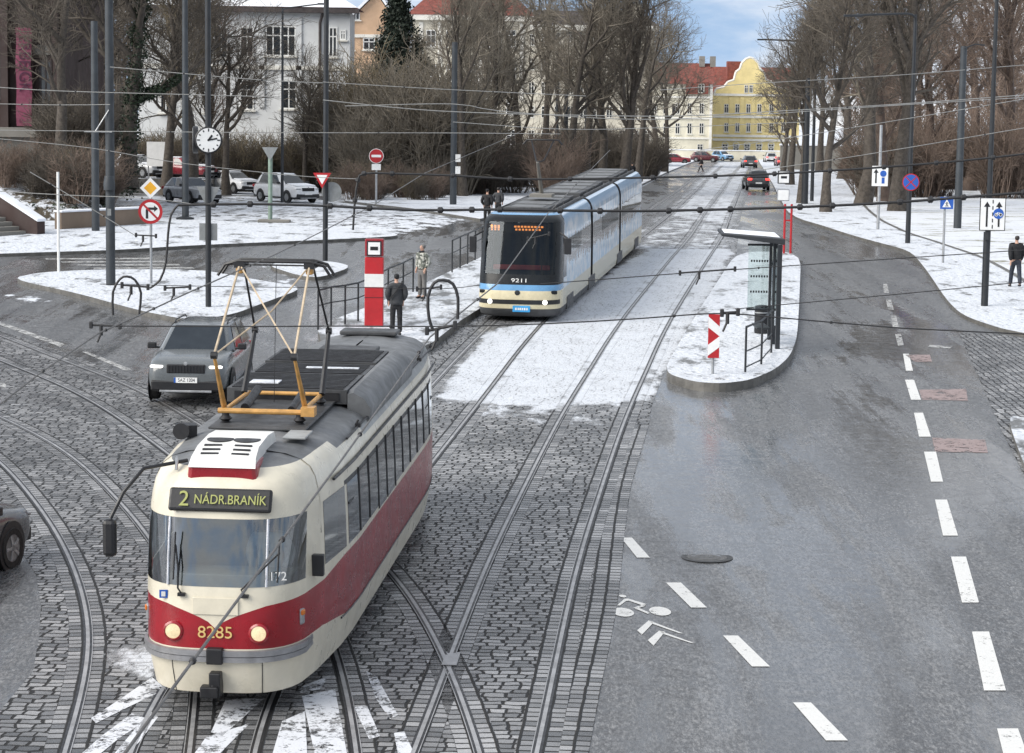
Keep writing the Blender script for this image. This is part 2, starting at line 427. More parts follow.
def resample(pts,step):
    """Catmull-Rom through the points, then even steps"""
    pts=[Vector((p[0],p[1])) for p in pts]; q=[2*pts[0]-pts[1]]+pts+[2*pts[-1]-pts[-2]]
    fine=[]
    for i in range(1,len(q)-2):
        for k in range(24):
            t=k/24; a,b,c,d=q[i-1],q[i],q[i+1],q[i+2]
            fine.append(.5*((2*b)+(c-a)*t+(2*a-5*b+4*c-d)*t*t+(3*b-a-3*c+d)*t**3))
    fine.append(pts[-1]); out=[fine[0]]; acc=0
    for a,b in zip(fine,fine[1:]):
        acc+=(b-a).length
        if acc>=step: out.append(b); acc=0
    if (out[-1]-fine[-1]).length>1e-3: out.append(fine[-1])
    return out
def offs(pts,d):
    out=[]
    for i,p in enumerate(pts):
        t=(pts[min(i+1,len(pts)-1)]-pts[max(i-1,0)]).normalized(); out.append(p+Vector((-t.y,t.x))*d)
    return out
def smooth2(pts,it=6):
    for _ in range(it):
        pts=[pts[0]]+[(a+2*b+c)/4 for a,b,c in zip(pts,pts[1:],pts[2:])]+[pts[-1]]
    return pts
def strip(mb,pts,a,b,off,m_=0,uvs=None):
    l,r=offs(pts,a),offs(pts,b); vs=[]; fs=[]
    for p,q in zip(l,r): vs+=[(p.x,p.y,G(p.y)+off),(q.x,q.y,G(q.y)+off)]
    for i in range(len(pts)-1): fs.append((2*i,2*i+1,2*i+3,2*i+2))
    mb.add(vs,fs,m_)
    if uvs is not None:
        s=0
        for i,p in enumerate(pts):
            if i: s+=(p-pts[i-1]).length
            uvs+=[(a,s),(b,s)]
# ---- ground out to the horizon
bm=polybm([(-1500,-60),(1500,-60),(1500,2500),(-1500,2500)]); cutbm(bm,1,KY[1:-1]); finish(bm,'ground',m['snow'],-.03)
# ---- asphalt of the junction
snow_road=smoother([
 ([(110,196),(300,196),(420,209),(480,221),(402,238),(250,226),(110,222)],.56,1.6),
 ([(250,262),(345,262),(305,292),(262,286)],.42,.8),
 ([(330,176),(480,205),(480,221),(330,206)],.6,1.2),
 ([(0,285),(12,292),(60,302),(30,304),(0,296)],.6,.5),
 ([(655,372),(648,408),(690,405),(668,390)],.4,.5),
])
ys=sorted(set(frange(6,150,.55)+[k for k in KY if 6<k<150]+[150])); xs=frange(-36,34.1,.5)
vs=[(x,y,G(y)) for y in ys for x in xs]; nx=len(xs)
mb=MB(); mb.add(vs,[(j*nx+i,j*nx+i+1,(j+1)*nx+i+1,(j+1)*nx+i) for j in range(len(ys)-1) for i in range(nx-1)])
o=mb.build('road',m['asphalt'],fix=False); tag(o,kind='structure')
a=o.data.attributes.new('snow','FLOAT','POINT'); a.data.foreach_set('value',[snow_road(x,y) for x,y,z in vs])
snow_far=smoother([([(668,214),(690,200),(735,165),(742,160),(757,160),(750,175),(730,205),(715,232)],.58,1.5)])
sheet('far_road',W([(545,225),(640,188),(682,167.5),(706,157.5),(757,157.5),(762,165),(776,192),(791,220),(792,240),(742,262),(640,262),(580,250)]),.003,m['asphalt'],2.0,snow_far)
# ---- rails
GA=1.435
RRpx=[(515,850),(537,753),(557,657),(577,568),(599,496),(625,420),(647,370),(667,327),(700,272),(718,244),(726,228),(734,206),(744,180),(751,165)]
LRpx=[(238,850),(253,753),(268,700),(336,585),(436,458),(487,393),(537,329),(592,277),(632,245),(672,213),(703,184),(722,166)]
Apx=[(-120,395),(-40,435),(0,462),(35,502),(62,543),(80,585),(89,630),(85,680),(65,753),(35,850)]
Dpx=[(-120,296),(-50,318),(3,337),(61,360),(122,383),(180,413),(270,472),(340,527),(397,578),(447,662),(481,757),(505,850)]
rails=[]
RR=smooth2(resample(W(RRpx),.6),10); RL=offs(RR,GA)
LR=smooth2(resample(W(LRpx),.6),14); LL=offs(LR,GA)
AA=smooth2(resample(W(Apx),.4),14); BB=offs(AA,GA)
DD=smooth2(resample(W(Dpx),.4),14); CC=offs(DD,-GA)
def yref(y):   # lateral position of the right-hand track, to align the setts with it
    for a,b in zip(RR,RR[1:]):
        if (a.y<=y<=b.y): return a.x+(b.x-a.x)*(y-a.y)/(b.y-a.y+1e-9)
    return RR[0].x if y<RR[0].y else RR[-1].x
YR={}
def uv_c(x,y):
    k=round(y,2)
    if k not in YR: YR[k]=yref(y)
    return (x-YR[k]*.9,y)
cob=[(-260,285),(-150,300),(0,331),(61,351),(130,377),(175,398),(250,402),(330,390),(400,350),(455,328),(500,300),(560,262),(620,236),(660,212),(690,185),(716,162),
 (757,162),(749,190),(739,225),(737,255),(715,290),(664,374),(652,405),(649,425),(630,491),(617,608),(604,670),(588,757),(570,850),(565,900),
 (-140,900),(-60,780),(0,711),(33,672),(39,637),(41,606),(36,575),(24,556),(-30,525),(-150,470),(-260,440)]
snow_c=smoother([
 ([(432,398),(478,333),(540,318),(600,275),(650,249),(737,249),(715,290),(664,376),(654,402),(560,408),(500,405),(470,402)],.80,.55),
 ([(560,262),(640,250),(737,250),(738,228),(660,214),(620,236)],.47,.8),
 ([(660,215),(738,228),(749,190),(757,162),(716,162),(690,185)],.56,1.0),
 ([(98,652),(150,636),(172,660),(150,684),(112,680)],.72,.35),
 ([(10,640),(60,652),(70,690),(20,740),(0,740)],.38,.5),
 ([(420,398),(440,380),(520,405),(650,402),(650,432),(520,425),(440,415)],.42,.6),
])
sheet('tram_track_paving',W(cob),.005,m['cobble'],.5,snow_c,uv_c)
mb=MB(); uvs=[]
snow_strip=lambda x,y: snow_c(x,y)*.8
for rl,sgn in ((RR,1),(RL,-1),(LR,1),(LL,-1),(AA,-1),(BB,-1),(DD,1),(CC,1)):
    rr=[p for p in rl]
    for a,b in ((.05,.257),(-.257,-.05)): strip(mb,rr,a,b,.009,0,uvs); uvs[-2*len(rr):]=[(u-a,v) for u,v in uvs[-2*len(rr):]]
o=mb.build('rail_side_setts',m['cobbleedge'],fix=False); tag(o,kind='structure')
uvl=o.data.uv_layers.new(name='UVMap')
for lp in o.data.loops: uvl.data[lp.index].uv=uvs[lp.vertex_index]
a=o.data.attributes.new('snow','FLOAT','POINT'); a.data.foreach_set('value',[snow_strip(v.co.x,v.co.y) for v in o.data.vertices])
# block rows at the edge towards the road
mb=MB(); uvs=[]
ed=smooth2(resample(W([(570,850),(588,757),(604,670),(617,608),(630,491),(649,425)]),.6),6)
strip(mb,ed,.0,.62,.0085,0,uvs)
o=mb.build('edge_setts',m['cobbleedge'],fix=False); tag(o,kind='structure')
uvl=o.data.uv_layers.new(name='UVMap')
for lp in o.data.loops: uvl.data[lp.index].uv=uvs[lp.vertex_index]
for nm,(r1,r2,sg) in {'right_track':(RR,RL,1),'left_track':(LR,LL,1),'inner_curve_track':(AA,BB,-1),'outer_curve_track':(DD,CC,-1)}.items():
    mb=MB()
    for r in (r1,r2):
        z0=.017 if nm.endswith('curve_track') else .014
        strip(mb,r,-.036,.075,z0-.003,1) if False else strip(mb,r,-.06,.06,z0-.003,1)      # dark wet filling either side
        strip(mb,r,-.026,.026,z0,0)            # running head
        other=r2 if r is r1 else r1
        g=1 if (other[3]-r[3]).dot(offs(r,1)[3]-r[3])>0 else -1
        strip(mb,r,g*.058,g*.070,z0+.001,0)   # guard lip past the groove
    o=mb.build('tram_rails',[m['steel'],m['black']],fix=False); tag(o,kind='structure')
# crossing plate where the curve cuts the straight rail
c=P(452,657); mb=MB(); mb.box((c.x,c.y,G(c.y)+.012),(.2,1.0,.008),R(-3)); tag(mb.build('crossing_plate',m['steel']),kind='structure')
# ---- pavements, islands, platforms
raised('platform',W([(318,337),(331,327),(358,317),(413,295),(452,276),(486,260),(545,232),(575,226),(560,262),(500,302),(461,327),(432,350),(380,372),(325,365)]),.2,m['snowpath'])
raised('tram_stop_island',W([(666,372),(668,383),(695,391),(722,392.5),(750,389),(775,378),(790,364),(797,345),(799,310),(801,257),(737,257),(716,290)]),.22,m['snowclean'],.14,2)
raised('right_pavement',W([(1400,470),(1150,365),(1024,337),(999,332),(962,319),(946,303),(925,271),(909,253),(870,243),(840,234),(789,218),(780,200),(774,187),(766,174),(760,164),(757,158),(1100,158),(1500,260)]),.12,m['snowclean'],.14,2)
raised('corner_pavement',W([(1006,420),(1030,424),(1120,440),(1200,640),(1060,545),(1024,472)]),.12,m['snowpath'],.14,2)
raised('traffic_island',W([(10,283),(40,276.5),(100,273.5),(200,273.5),(262,285),(306,292),(260,309),(234,319),(200,324.5),(188,325),(137,315),(76,297.5)]),.15,m['snowclean'],.14,2)
raised('small_traffic_island',W([(262,267),(330,264),(353,270),(322,281),(300,280)]),.13,m['snowclean'],.14,2)
raised('left_pavement',W([(-300,268),(0,257),(60,255),(122,253),(203,248),(250,246),(364,241),(402,238.5),(385,234),(330,230),(262,226),(150,219),(0,219),(-300,219)]),.13,m['snowclean'],.14,2)
raised('park_ground',W([(345,203),(420,212),(480,221.5),(520,213),(560,210),(640,186.5),(682,167),(706,157),(690,153),(345,150)]),.14,m['snow'])
sheet('parking_setts',W([(959,333),(1000,334),(1024,339),(1100,356),(1100,560),(1024,474),(1000,428),(985,392)]),.006,m['cobble'],None,None,lambda x,y:(y,x))
def slab_w(name,x0,x1,Y0,Y1,h,mt): return raised(name,[Vector((PD(x0,190,Y0).x,Y0)),Vector((PD(x1,190,Y0).x,Y0)),Vector((PD(x1,190,Y0).x,Y1)),Vector((PD(x0,190,Y0).x,Y1))],h,mt)
c_=P(160,192); slab_w('parking_terrace',100,208,c_.y-3.2,c_.y+8,.95,m['snowclean'])
# path across the park on the right: trodden snow
# ---- road markings
mk=MB()
def quad(mb,pts,off=.008,m_=0):
    w=W(pts); mb.add([(p.x,p.y,G(p.y)+off) for p in w],[tuple(range(len(w)))],m_)
for q in [((903,354),(909,354),(913,371),(906,371)),((905,380),(914,380),(921,400),(911,400)),((914,413),(923,413),(931,437),(919,437)),
 ((924,452),(936,452),(943,482),(931,482)),((935,500),(947,500),(958,536),(943,536)),((951,557),(966,557),(979,603),(962,603)),
 ((972,632),(989,632),(1006,691),(984,691)),((997,729),(1018,729),(1040,790),(1012,790)),
 ((621,538),(632,538),(650,558),(637,558)),((666,583),(681,583),(707,608),(691,608)),((723,636),(738,636),(770,667),(752,667)),((793,703),(811,703),(848,741),(826,741))]: quad(mk,q)
# bicycle symbol and chevrons
def pt(X,Y): return (590+X/7.877,580+Y/7.877)
def ell(cx,cy,a,b,n=18,t=.12): return [pt(cx+a*math.cos(2*PI*k/n)*math.cos(t)-b*math.sin(2*PI*k/n)*math.sin(t),cy+a*math.cos(2*PI*k/n)*math.sin(t)+b*math.sin(2*PI*k/n)*math.cos(t)) for k in range(n)]
for e in ((260,257,88,34),(552,249,88,34),(258,130,30,10)): quad(mk,ell(*e))
for poly in ([(215,203),(270,152),(300,150),(305,166),(282,170),(236,205)],[(300,150),(440,192),(432,210),(305,166)],[(440,192),(432,210),(372,226),(340,222)],[(340,222),(372,218),(472,262),(455,270)],
 [(372,400),(462,322),(505,335),(408,436)],[(462,322),(735,425),(700,422),(490,348)],[(455,478),(545,402),(590,412),(500,522)],[(545,402),(825,502),(790,498),(575,428)]): quad(mk,[pt(*p) for p in poly])
tag(mk.build('road_marking',m['mark']),kind='structure')
mk=MB()
for q in [((883,284),(887,284),(889,293),(884,293)),((886,300),(891,300),(894,310),(888,310)),((891,316),(896,316),(899,328),(893,328)),((895,334),(901,334),(904,346),(898,346)),
 ((-20,318),(-14,317),(66,345),(60,347)),((82,352),(88,352),(132,370),(125,371)),((0,383),(6,384),(6,388),(-4,386)),((0,250),(0,254),(-60,252),(-60,249)),
 ]+[((110+k*20,265+k*2.2),(128+k*20,264.5+k*2.2),(190+k*3,262+k*2.5),(180+k*3,262+k*2.5)) for k in range(0)]: quad(mk,q)
for k in range(6):   # zebra crossing on the side road, almost worn away
    y=258.5+k*3.1; quad(mk,[(45+k*16,y),(150+k*14,y-.6),(153+k*14,y+.9),(46+k*16,y+1.2)])
for q in [((930,282),(958,286),(957,291),(930,288)),((930,345),(952,347),(950,349),(928,347))][1:]: quad(mk,q)
tag(mk.build('worn_road_marking',m['markworn']),kind='structure')
mk=MB(); quad(mk,[(919,390),(966,389),(968,401),(922,400)]); quad(mk,[(932,438),(985,440),(988,453),(935,452)]); quad(mk,[(905,355),(930,355),(932,362),(915,362)])
tag(mk.build('faded_red_marking',m['markpink']),kind='structure')
# painted hatching between the tracks under the red tram
mk=MB()
for q in [((152,678),(166,690),(128,708),(96,724),(91,719),(120,700)),((132,714),(148,720),(118,740),(84,768),(62,772),(100,738)),((150,712),(158,718),(140,742),(118,764),(108,762)),((226,700),(264,699),(246,716),(222,737),(211,733)),((206,738),(250,724),(226,748),(200,776),(182,772)),
 ((302,697),(335,690),(348,760),(318,770)),((282,722),(305,712),(308,770),(268,770)),((366,672),(376,676),(388,698),(398,716),(390,720),(376,700)),((354,708),(367,706),(380,737),(369,740)),((394,734),(404,732),(414,754),(398,755)),((300,688),(330,676),(320,690),(300,694))]: quad(mk,q,.0115)
tag(mk.build('snow_streaks',mark_mat('packed_snow_streaks',(.74,.76,.8),.52,3.2)),kind='structure')
# manhole
c=P(707,557.5); mh=thing('manhole_cover','round dark iron manhole cover set in the grey asphalt','manhole',(c.x,c.y,G(c.y)))
b_=MB(); b_.lathe([(.33,.0),(.33,.007),(.29,.008),(.285,.003),(.22,.003),(.215,.008),(.15,.008),(.145,.003),(.06,.003),(.055,.008),(0,.008)],32); b_.build('lid',M('cast_iron',(.11,.108,.105),.5,.3,.4,6),mh,True)
b_=MB(); b_.lathe([(.42,.0),(.42,.006),(.335,.006),(.335,.0)],32); b_.build('frame',M('iron_frame',(.05,.05,.05),.55,.2,.3,6),mh,True)
# ================================================================== TRAMS
def half_outline(w,f,r,L,n,a,ar,xf,ys):
    pts=[(w*x, f+a*(1-max(0,1-x**n)**(1/n))) for x in xf]
    pts+=[(w,y) for y in ys]
    pts+=[(w*x, L-r-ar*(1-max(0,1-x**n)**(1/n))) for x in reversed(xf)]
    return pts
def taper(y,L):
    d=min(y,L-y); t=max(0,min(1,d/3.6)); return .735+.265*math.sin(t*PI/2)
def ring_grid(levels,L,n,a,ar,xf,ys,zfun=None):
    """levels: (z,w,front inset,rear inset); returns rings of points, going right side front->rear, then left rear->front"""
    rings=[]
    for li,(z,w,f,r) in enumerate(levels):
        h=[(x*taper(y,L),y) for x,y in half_outline(w,f,r,L,n,a,ar,xf,ys)]; k=len(h)
        full=h+[(-x,y) for x,y in reversed(h[1:-1])]
        rings.append([Vector((x,y,(zfun(li,x,y,z) if zfun else z))) for x,y in full])
    return rings,k
def make_red_tram():
    L=14.0
    # place: front centre and rear centre on the left track
    def on_track(y):
        for a,b,c,d in zip(LR,LR[1:],LL,LL[1:]):
            if a.y<=y<=b.y: return (a+c)/2
    yf=27.35
    ca,cb=on_track(yf+3),on_track(yf+10.5); dr=(cb-ca).normalized()
    fc=ca-dr*3; fc.x+=.30; rc=cb+dr*3.5; rc.x+=.36; dr=(rc-fc).normalized()
    T=thing('tram','old red and cream tram numbered 8285 with yellow pantograph, nearest the camera','tram',(fc.x,fc.y,G(fc.y)+.015),math.atan2(-dr.x,dr.y),None,math.atan(.0311))
    xf=[0,.1,.2,.3,.42,.50,.57,.61,.65,.74,.84,.91,.95,.98,1.0]
    ys=[1.30,1.34,1.38,1.42,2.5,2.64,3.36,3.52,4.22,4.38,5.08,5.24,5.93,6.09,6.78,6.94,7.63,7.79,8.48,8.64,9.33,9.49,10.18,10.34,11.03,11.19,11.9,12.2,12.7]
    NX=len(xf)
    def zr(x,y):   # top of the red: swoops down to a point at the nose
        ax=abs(x)
        if y<1.35: 
            t=min(1,ax/.62); return 1.10+.29*t**.62+.05*max(0,min(1,(ax-.6)/.5))
        t=min(1,(y-1.35)/.7); return 1.44+.10*t*t*(3-2*t)
    lev=[(.27,1.16,.14,.12),(.58,1.22,.05,.05),(.84,1.245,.0,.0),(.86,1.25,.0,.0),(1.4,1.25,.02,.02),(1.57,1.25,.035,.035),(1.62,1.25,.045,.04),(2.06,1.235,.12,.1),(2.43,1.215,.2,.16),(2.49,1.21,.215,.18),(2.62,1.19,.26,.22),(2.78,1.15,.33,.3),(2.90,1.08,.44,.40),(2.99,.95,.62,.55),(3.06,.72,.98,.85),(3.11,.3,1.9,1.4),(3.12,.02,2.6,2.2)]
    def zf(li,x,y,z):
        if li==4: return zr(x,y)
        if li in (2,3) and 1.3<y<L-1.3: return z-.13*min(1,min(y-1.3,L-1.3-y)/.9)
        return z
    rings,k=ring_grid(lev,L,3.5,1.15,1.0,xf,ys,zf)
    nu=len(rings[0]); yidx={y:NX+i for i,y in enumerate(ys)}
    body=MB(); body.v=[tuple(v) for r in rings for v in r]
    wins={}
    def col(j): # u-edge j -> symmetrical index on the half outline and side
        return (j,1) if j<k-1 else (nu-1-j,-1)
    side_w=[(1.42,2.5),(2.64,3.36),(3.52,4.22),(4.38,5.08),(5.24,5.93),(6.09,6.78),(6.94,7.63),(7.79,8.48),(8.64,9.33),(9.49,10.18),(10.34,11.03),(11.19,11.9)]
    pil=NX+0
    for li in range(len(lev)-1):
        for j in range(nu):
            hj,sd=col(j); q=(li*nu+j,li*nu+(j+1)%nu,(li+1)*nu+(j+1)%nu,(li+1)*nu+j)
            glassrow=6<=li<=7; key=None
            if glassrow:
                if hj<8: key='front'
                elif hj<13: key=('corner',sd)
                else:
                    for a,b in side_w:
                        if yidx[a]<=hj<yidx[b]: key=('side',sd,a,b)
            elif li==5 and hj>=NX and sd==1:
                for a,b in side_w:
                    if yidx[a]<=hj<yidx[b] and 5.0<a<6.6: key=('side',sd,a,b)
            elif li==5 and hj<NX: pass
            if key: wins.setdefault(key,[]).append(q); continue
            ym=(rings[li][j].y+rings[li][(j+1)%nu].y)/2
            if li==3: mi=1
            elif li in (6,7) and yidx[2.5]<=hj<yidx[2.64]: mi=0
            elif li==4 and hj>=NX+3 : mi=0
            elif li>=13 or (li>=12 and ym>2.6): mi=2
            elif li==11 and ym>4.5: mi=3
            elif glassrow and hj>=yidx[2.5] and hj<yidx[11.9]: mi=4
            elif li==8 and hj>=yidx[2.5] and hj<yidx[11.9]: mi=4
            elif li==4: mi=0
            else: mi=0
            body.f.append(q); body.m.append(mi)
    m['fairing']=M('roof_edge_grey',(.3,.31,.31),.45,0,.3,2)
    bo=body.build('body',[m['cream'],m['red'],m['roofgrey'],m['fairing'],m['black']],T,True,ang=50)
    for key,fs in wins.items():
        used=sorted({i for f in fs for i in f}); mp={v:i for i,v in enumerate(used)}
        g=MB(); g.v=[body.v[i] for i in used]; g.f=[tuple(mp[i] for i in f) for f in fs]; g.m=[0]*len(fs)
        front=key=='front' or key[0]=='corner'
        o=g.build('windscreen' if key=='front' else 'corner_window' if key[0]=='corner' else 'side_window',[m['wglass'] if front else m['sglass'],m['rubber']],T,True,ang=60)
        bm=bmesh.new(); bm.from_mesh(o.data)
        r=bmesh.ops.inset_region(bm,faces=bm.faces[:],thickness=.028 if front else .03,depth=.004,use_even_offset=True)
        for f in r['faces']: f.material_index=1
        bm.to_mesh(o.data); bm.free()
    # chrome pillars either side of the big windscreen
    for s in (1,-1):
        b=MB(); j=8
        pts=[rings[li][j if s==1 else nu-j]+Vector((0,-.012,0)) for li in (6,7,8)]
        b.tube(pts,.018,8); b.build('window_pillar',m['chrome'],T,True)
    for i_,y_ in enumerate([2.57,3.44,4.30,5.16,6.01,6.86,7.71,8.56,9.41,10.26,11.11][1:]):
        for s in (1,-1):
            b=MB(); b.tube([(s*1.24*taper(y_,L),y_,1.63 if y_<5 or y_>7 else 1.58),(s*1.205*taper(y_,L),y_,2.50)],.032,6); b.build('window_post',m['black'],T,True)
    # sliding-light bars on the side windows
    b=MB()
    for a,bb in side_w[1:]: b.box((1.222*taper((a+bb)/2,L),(a+bb)/2,2.16),(.02,bb-a-.06,.03))
    b.build('window_bar',m['black'],T)
    # drip rail and skirting seam
    b=MB(); b.tube([(1.14,1.9,2.63),(1.2,3.2,2.65),(1.2,11,2.65),(1.14,12.4,2.65)],.022,6); b.tube([(-1.14,1.9,2.63),(-1.2,3.2,2.65),(-1.2,11,2.65),(-1.14,12.4,2.65)],.022,6); b.build('drip_rail',m['black'],T,True)
    # bumper
    b=MB(); h=half_outline(1.30,-.04,-.04,L,3.5,1.15,1.0,xf,[1.3]); front=[(x*taper(y,L),y) for x,y in h[:NX]]
    line=[(-x,y) for x,y in reversed(front[1:])]+front
    for z0,z1,pr in ((.70,.765,.0),(.775,.845,.012)):
        vs=[];fs=[]
        for q_,(x,y) in enumerate(line):
            e_=min(q_,len(line)-1-q_); sx=x*(1+pr*.3)*(.93 if e_==0 else 1); vs+=[(sx,y-pr,z0),(sx,y-pr,z1),(sx*.97,y+.04,z1),(sx*.97,y+.04,z0)]
        for i in range(len(line)-1):
            for a in range(4): fs.append((4*i+a,4*i+(a+1)%4,4*i+4+(a+1)%4,4*i+4+a))
        b.add(vs,fs)
    b.build('bumper',m['bumper'],T,True,ang=40)
    for s in (1,-1):
        b=MB(); b.tube([(s*1.252*taper(y,L),y,.725) for y in (2.2,2.4,2.8,3.2,3.6,7,10.4,10.9,11.5,12.2)],.014,5); b.build('side_trim',m['black'],T,True)
    # skirt seams
    for x in (.62,-.62):
        j=7 if x>0 else nu-7; b=MB(); b.tube([rings[li][j]+Vector((0,-.002,0)) for li in (0,1,2)],.006,5); b.build('panel_seam',m['black'],T)
    # coupler
    b=MB(); b.box((0,-.03,.78),(.2,.12,.2)); b.box((0,.02,.42),(.14,.2,.3)); b.box((-.06,-.06,.34),(.22,.16,.14)); b.tube([(-.02,.1,.5),(-.02,-.08,.36)],.05,8)
    b.build('coupler',m['black'],T,False,.015)
    # headlights
    for x in (-.53,.53):
        hl=MB(); hl.lathe([(.125,-.0),(.125,.06),(.1,.075),(.098,.06)],24,(x,.075,1.06),'Y'); h1=hl.build('headlight',m['red'],T,True)
        l=MB(); l.lathe([(.097,0),(.097,.058),(.07,.072),(.0,.078)],24,(x,.075,1.06),'Y'); l.build('lens',m['lamp'],h1,True)
    # corner lamps
    for s in (1,-1):
        b=MB(); b.box((s*.955,.55,1.16),(.07,.1,.2),R(-18*s)); o=b.build('marker_lamp',m['galv'],T,False,.02)
        b=MB(); b.box((s*.965,.54,1.215),(.075,.08,.07),R(-18*s)); b.build('amber_lens',m['amber'],o,False,.015)
    text_mesh('8285',.21,m['gold'],T,(.0,-.008,1.06),(PI/2,0,0),'fleet_number',.003,1.05)
    text_mesh('172',.15,m['white'],T,(.74,.17,1.74),(R(80),0,R(14)),'route_card',.003)
    b=MB(); b.prism([(-.28,1.28),(.28,1.28),(.28,1.49),(-.28,1.49)],.008,.02); 
    o=b.build('nose_hatch',m['cream'],T,False,.004)
    b=MB(); b.box((-.66,.10,1.5),(.10,.012,.10),R(8)); o=b.build('sticker',m['signblue'],T); 
    b=MB(); b.box((-.66,.094,1.5),(.05,.012,.06),R(8)); b.build('symbol',m['white'],o)
    # destination display
    tilt=Matrix.Rotation(R(-26),3,'X')
    b=MB(); b.box((.02,.265,2.65),(1.27,.08,.29),mat=tilt); D=b.build('destination_display',m['black'],T,False,.03)
    text_mesh('2',.27,m['led'],D,(-.42,.20,2.665),(PI/2-R(26),0,0),'display_text',.002)
    text_mesh('NÁDR.BRANÍK',.165,m['led'],D,(.15,.20,2.665),(PI/2-R(26),0,0),'display_text',.002,.83)
    # wipers
    for x0,x1,zt in ((-.42,-.5,2.12),(.36,.78,2.06)):
        b=MB(); b.tube([(x0,-.02+.06,1.52),(x0-.04,.01,1.6),((x0+x1)/2,.035,1.85),(x1,.09,zt)],.012,6); b.tube([(x1-.02,.03,1.70),(x1,.085,zt+.16)],.012,6); b.box((x0,.03,1.52),(.09,.06,.04)); b.build('wiper',m['black'],T)
    # mirrors
    b=MB(); b.tube([(-.5,.75,3.04),(-.95,.35,3.0),(-1.14,.1,2.75),(-1.28,-.0,2.44)],.024,8); o=b.build('mirror_arm',m['black'],T,True)
    b=MB(); b.box((-1.29,-.0,2.2),(.17,.12,.46)); b.build('mirror',m['black'],o,False,.05)
    b=MB(); b.box((1.10,.95,1.72),(.15,.1,.27)); b.tube([(.95,.98,1.78),(1.1,.96,1.78)],.015,6); b.build('side_mirror',m['black'],T,False,.03)
    # gutter bracket on the brow
    b=MB(); b.tube([(-.62,.72,3.08),(-.6,.62,3.06),(-.6,.58,2.95)],.02,6); b.build('mirror_bracket',m['galv'],T,True)
    # ---- roof
    b=MB(); sec=[(.85,3.06),(1.38,3.06),(1.42,3.0)]
    b.prism([(-.45,2.82),(.45,2.82),(.42,3.07),(-.42,3.07)],.44,1.9); o1=b.build('fan_unit_base',m['red'],T,False,.06)
    b=MB(); vs=[]
    for y,z,w in ((.42,3.02,.42),(.54,3.13,.40),(.82,3.22,.385),(1.42,3.26,.38),(1.84,3.24,.38),(1.94,3.02,.40)):
        vs+=[(-w,y,3.02),(-w,y,z),(w,y,z),(w,y,3.02)]
    fs=[(4*i+a,4*i+(a+1)%4,4*i+4+(a+1)%4,4*i+4+a) for i in range(5) for a in range(4)]
    b.add(vs,fs); o=b.build('fan_unit',m['white'],T,True,.03,ang=25)
    b=MB()
    for s in (-1,1):
        for i,(y,z) in enumerate(((.62,3.156),(.72,3.190),(.83,3.223))):
            b.box((s*.19,y,z),(.22,.035,.02),0,0,Matrix.Rotation(R(s*-4),3,'Z')@Matrix.Rotation(R(22),3,'X'))
    for s in (-1,1): b.lathe([(.17,0),(.17,.012),(0,.014)],20,(s*.17,1.16,3.236))
    b.build('vent_slots',m['black'],o)
    b=MB(); b.box((.62,2.2,3.14),(.3,.55,.03)); b.build('roof_hatch_lid',m['fairing'],T,False,.01)
    m['rfront']=M('roof_front_sheet',(.2,.21,.225),.35,0,.3,2)
    b=MB(); b.box((-.93,2.55,3.10),(.26,.22,.16),R(20)); b.lathe([(.11,0),(.11,.05),(.06,.05)],16,(-.95,2.38,3.12),'Y'); b.build('horn',m['black'],T,True)
    # resistor boxes
    for i,(y0,y1,h) in enumerate(((5.0,6.5,.2),(6.65,7.7,.18),(7.8,9.2,.2))):
        b=MB(); b.box((-.05,(y0+y1)/2,3.10+h/2),(1.72,y1-y0,h))
        for k_ in range(int((y1-y0)/.12)): b.box((-.05,y0+.08+k_*.12,3.10+h),(1.6,.04,.035),0,1)
        o=b.build('resistor_box',[m['roofdark'],m['black']],T)
        b=MB(); b.box((-.05,y0+.02-.03,3.10+h/2),(1.5,.02,h*.6)); b.build('grille',m['black'],o)
    for c_,s_ in (((-.45,5.5,3.325),(.42,.3,.012)),((.25,7.15,3.305),(.8,.12,.012))): b=MB(); b.box(c_,s_); b.build('roof_snow_patch',m['snow'],T)
    b=MB(); vs=[]; secs=[]
    for y,sc_ in ((5.0,.9),(5.15,1),(9.3,1),(9.6,.8)):
        vs+=[(1.13,y,2.86),(1.15,y,2.95+.10*sc_),(1.06,y,2.95+.26*sc_),(.9,y,2.95+.35*sc_),(.82,y,2.95+.33*sc_),(.82,y,2.95)]
    fs=[(6*i+a,6*i+(a+1)%6,6*i+6+(a+1)%6,6*i+6+a) for i in range(3) for a in range(6)]+[(5,4,3,2,1,0),(18,19,20,21,22,23)]
    b.add(vs,fs); b.build('roof_side_cover',m['roofgrey'],T,True,ang=40)
    for y,w in ((10.3,.95),(12.6,1.0)):
        b=MB(); b.box((.0,y,3.16),(w,.5,.07)); b.build('roof_hatch',m['roofdark'],T,False,.02)
    # front roof plates
    b=MB(); b.box((0,3.9,3.13),(1.3,2.6,.03)); b.build('roof_walkway',m['roofdark'],T,False,.01)
    # cable along the roof edge with clips
    b=MB(); b.tube([(1.1,3.2,2.93),(1.1,13,2.93)],.018,6)
    for y in (4.2,5.6,7.2,9,10.8,12.4): b.box((1.1,y,2.95),(.07,.12,.06)); b.tube([(1.06,y,2.94),(1.1,y,3.02)],.015,5)
    b.build('roof_cable',m['black'],T)
    # ---- pantograph
    ptg=T
    b=MB(); y0,y1=3.0,4.6
    b.tube([(-.6,y0,3.30),(.6,y0,3.30)],.038,10); b.tube([(-.55,y1,3.30),(.55,y1,3.30)],.028,10)
    for s in (-.52,.52): b.tube([(s,y0,3.30),(s,y1,3.30)],.03,8)
    b.box((.62,y0,3.32),(.18,.2,.12)); PB=b.build('pantograph_base',m['panto'],T,True)
    b=MB()
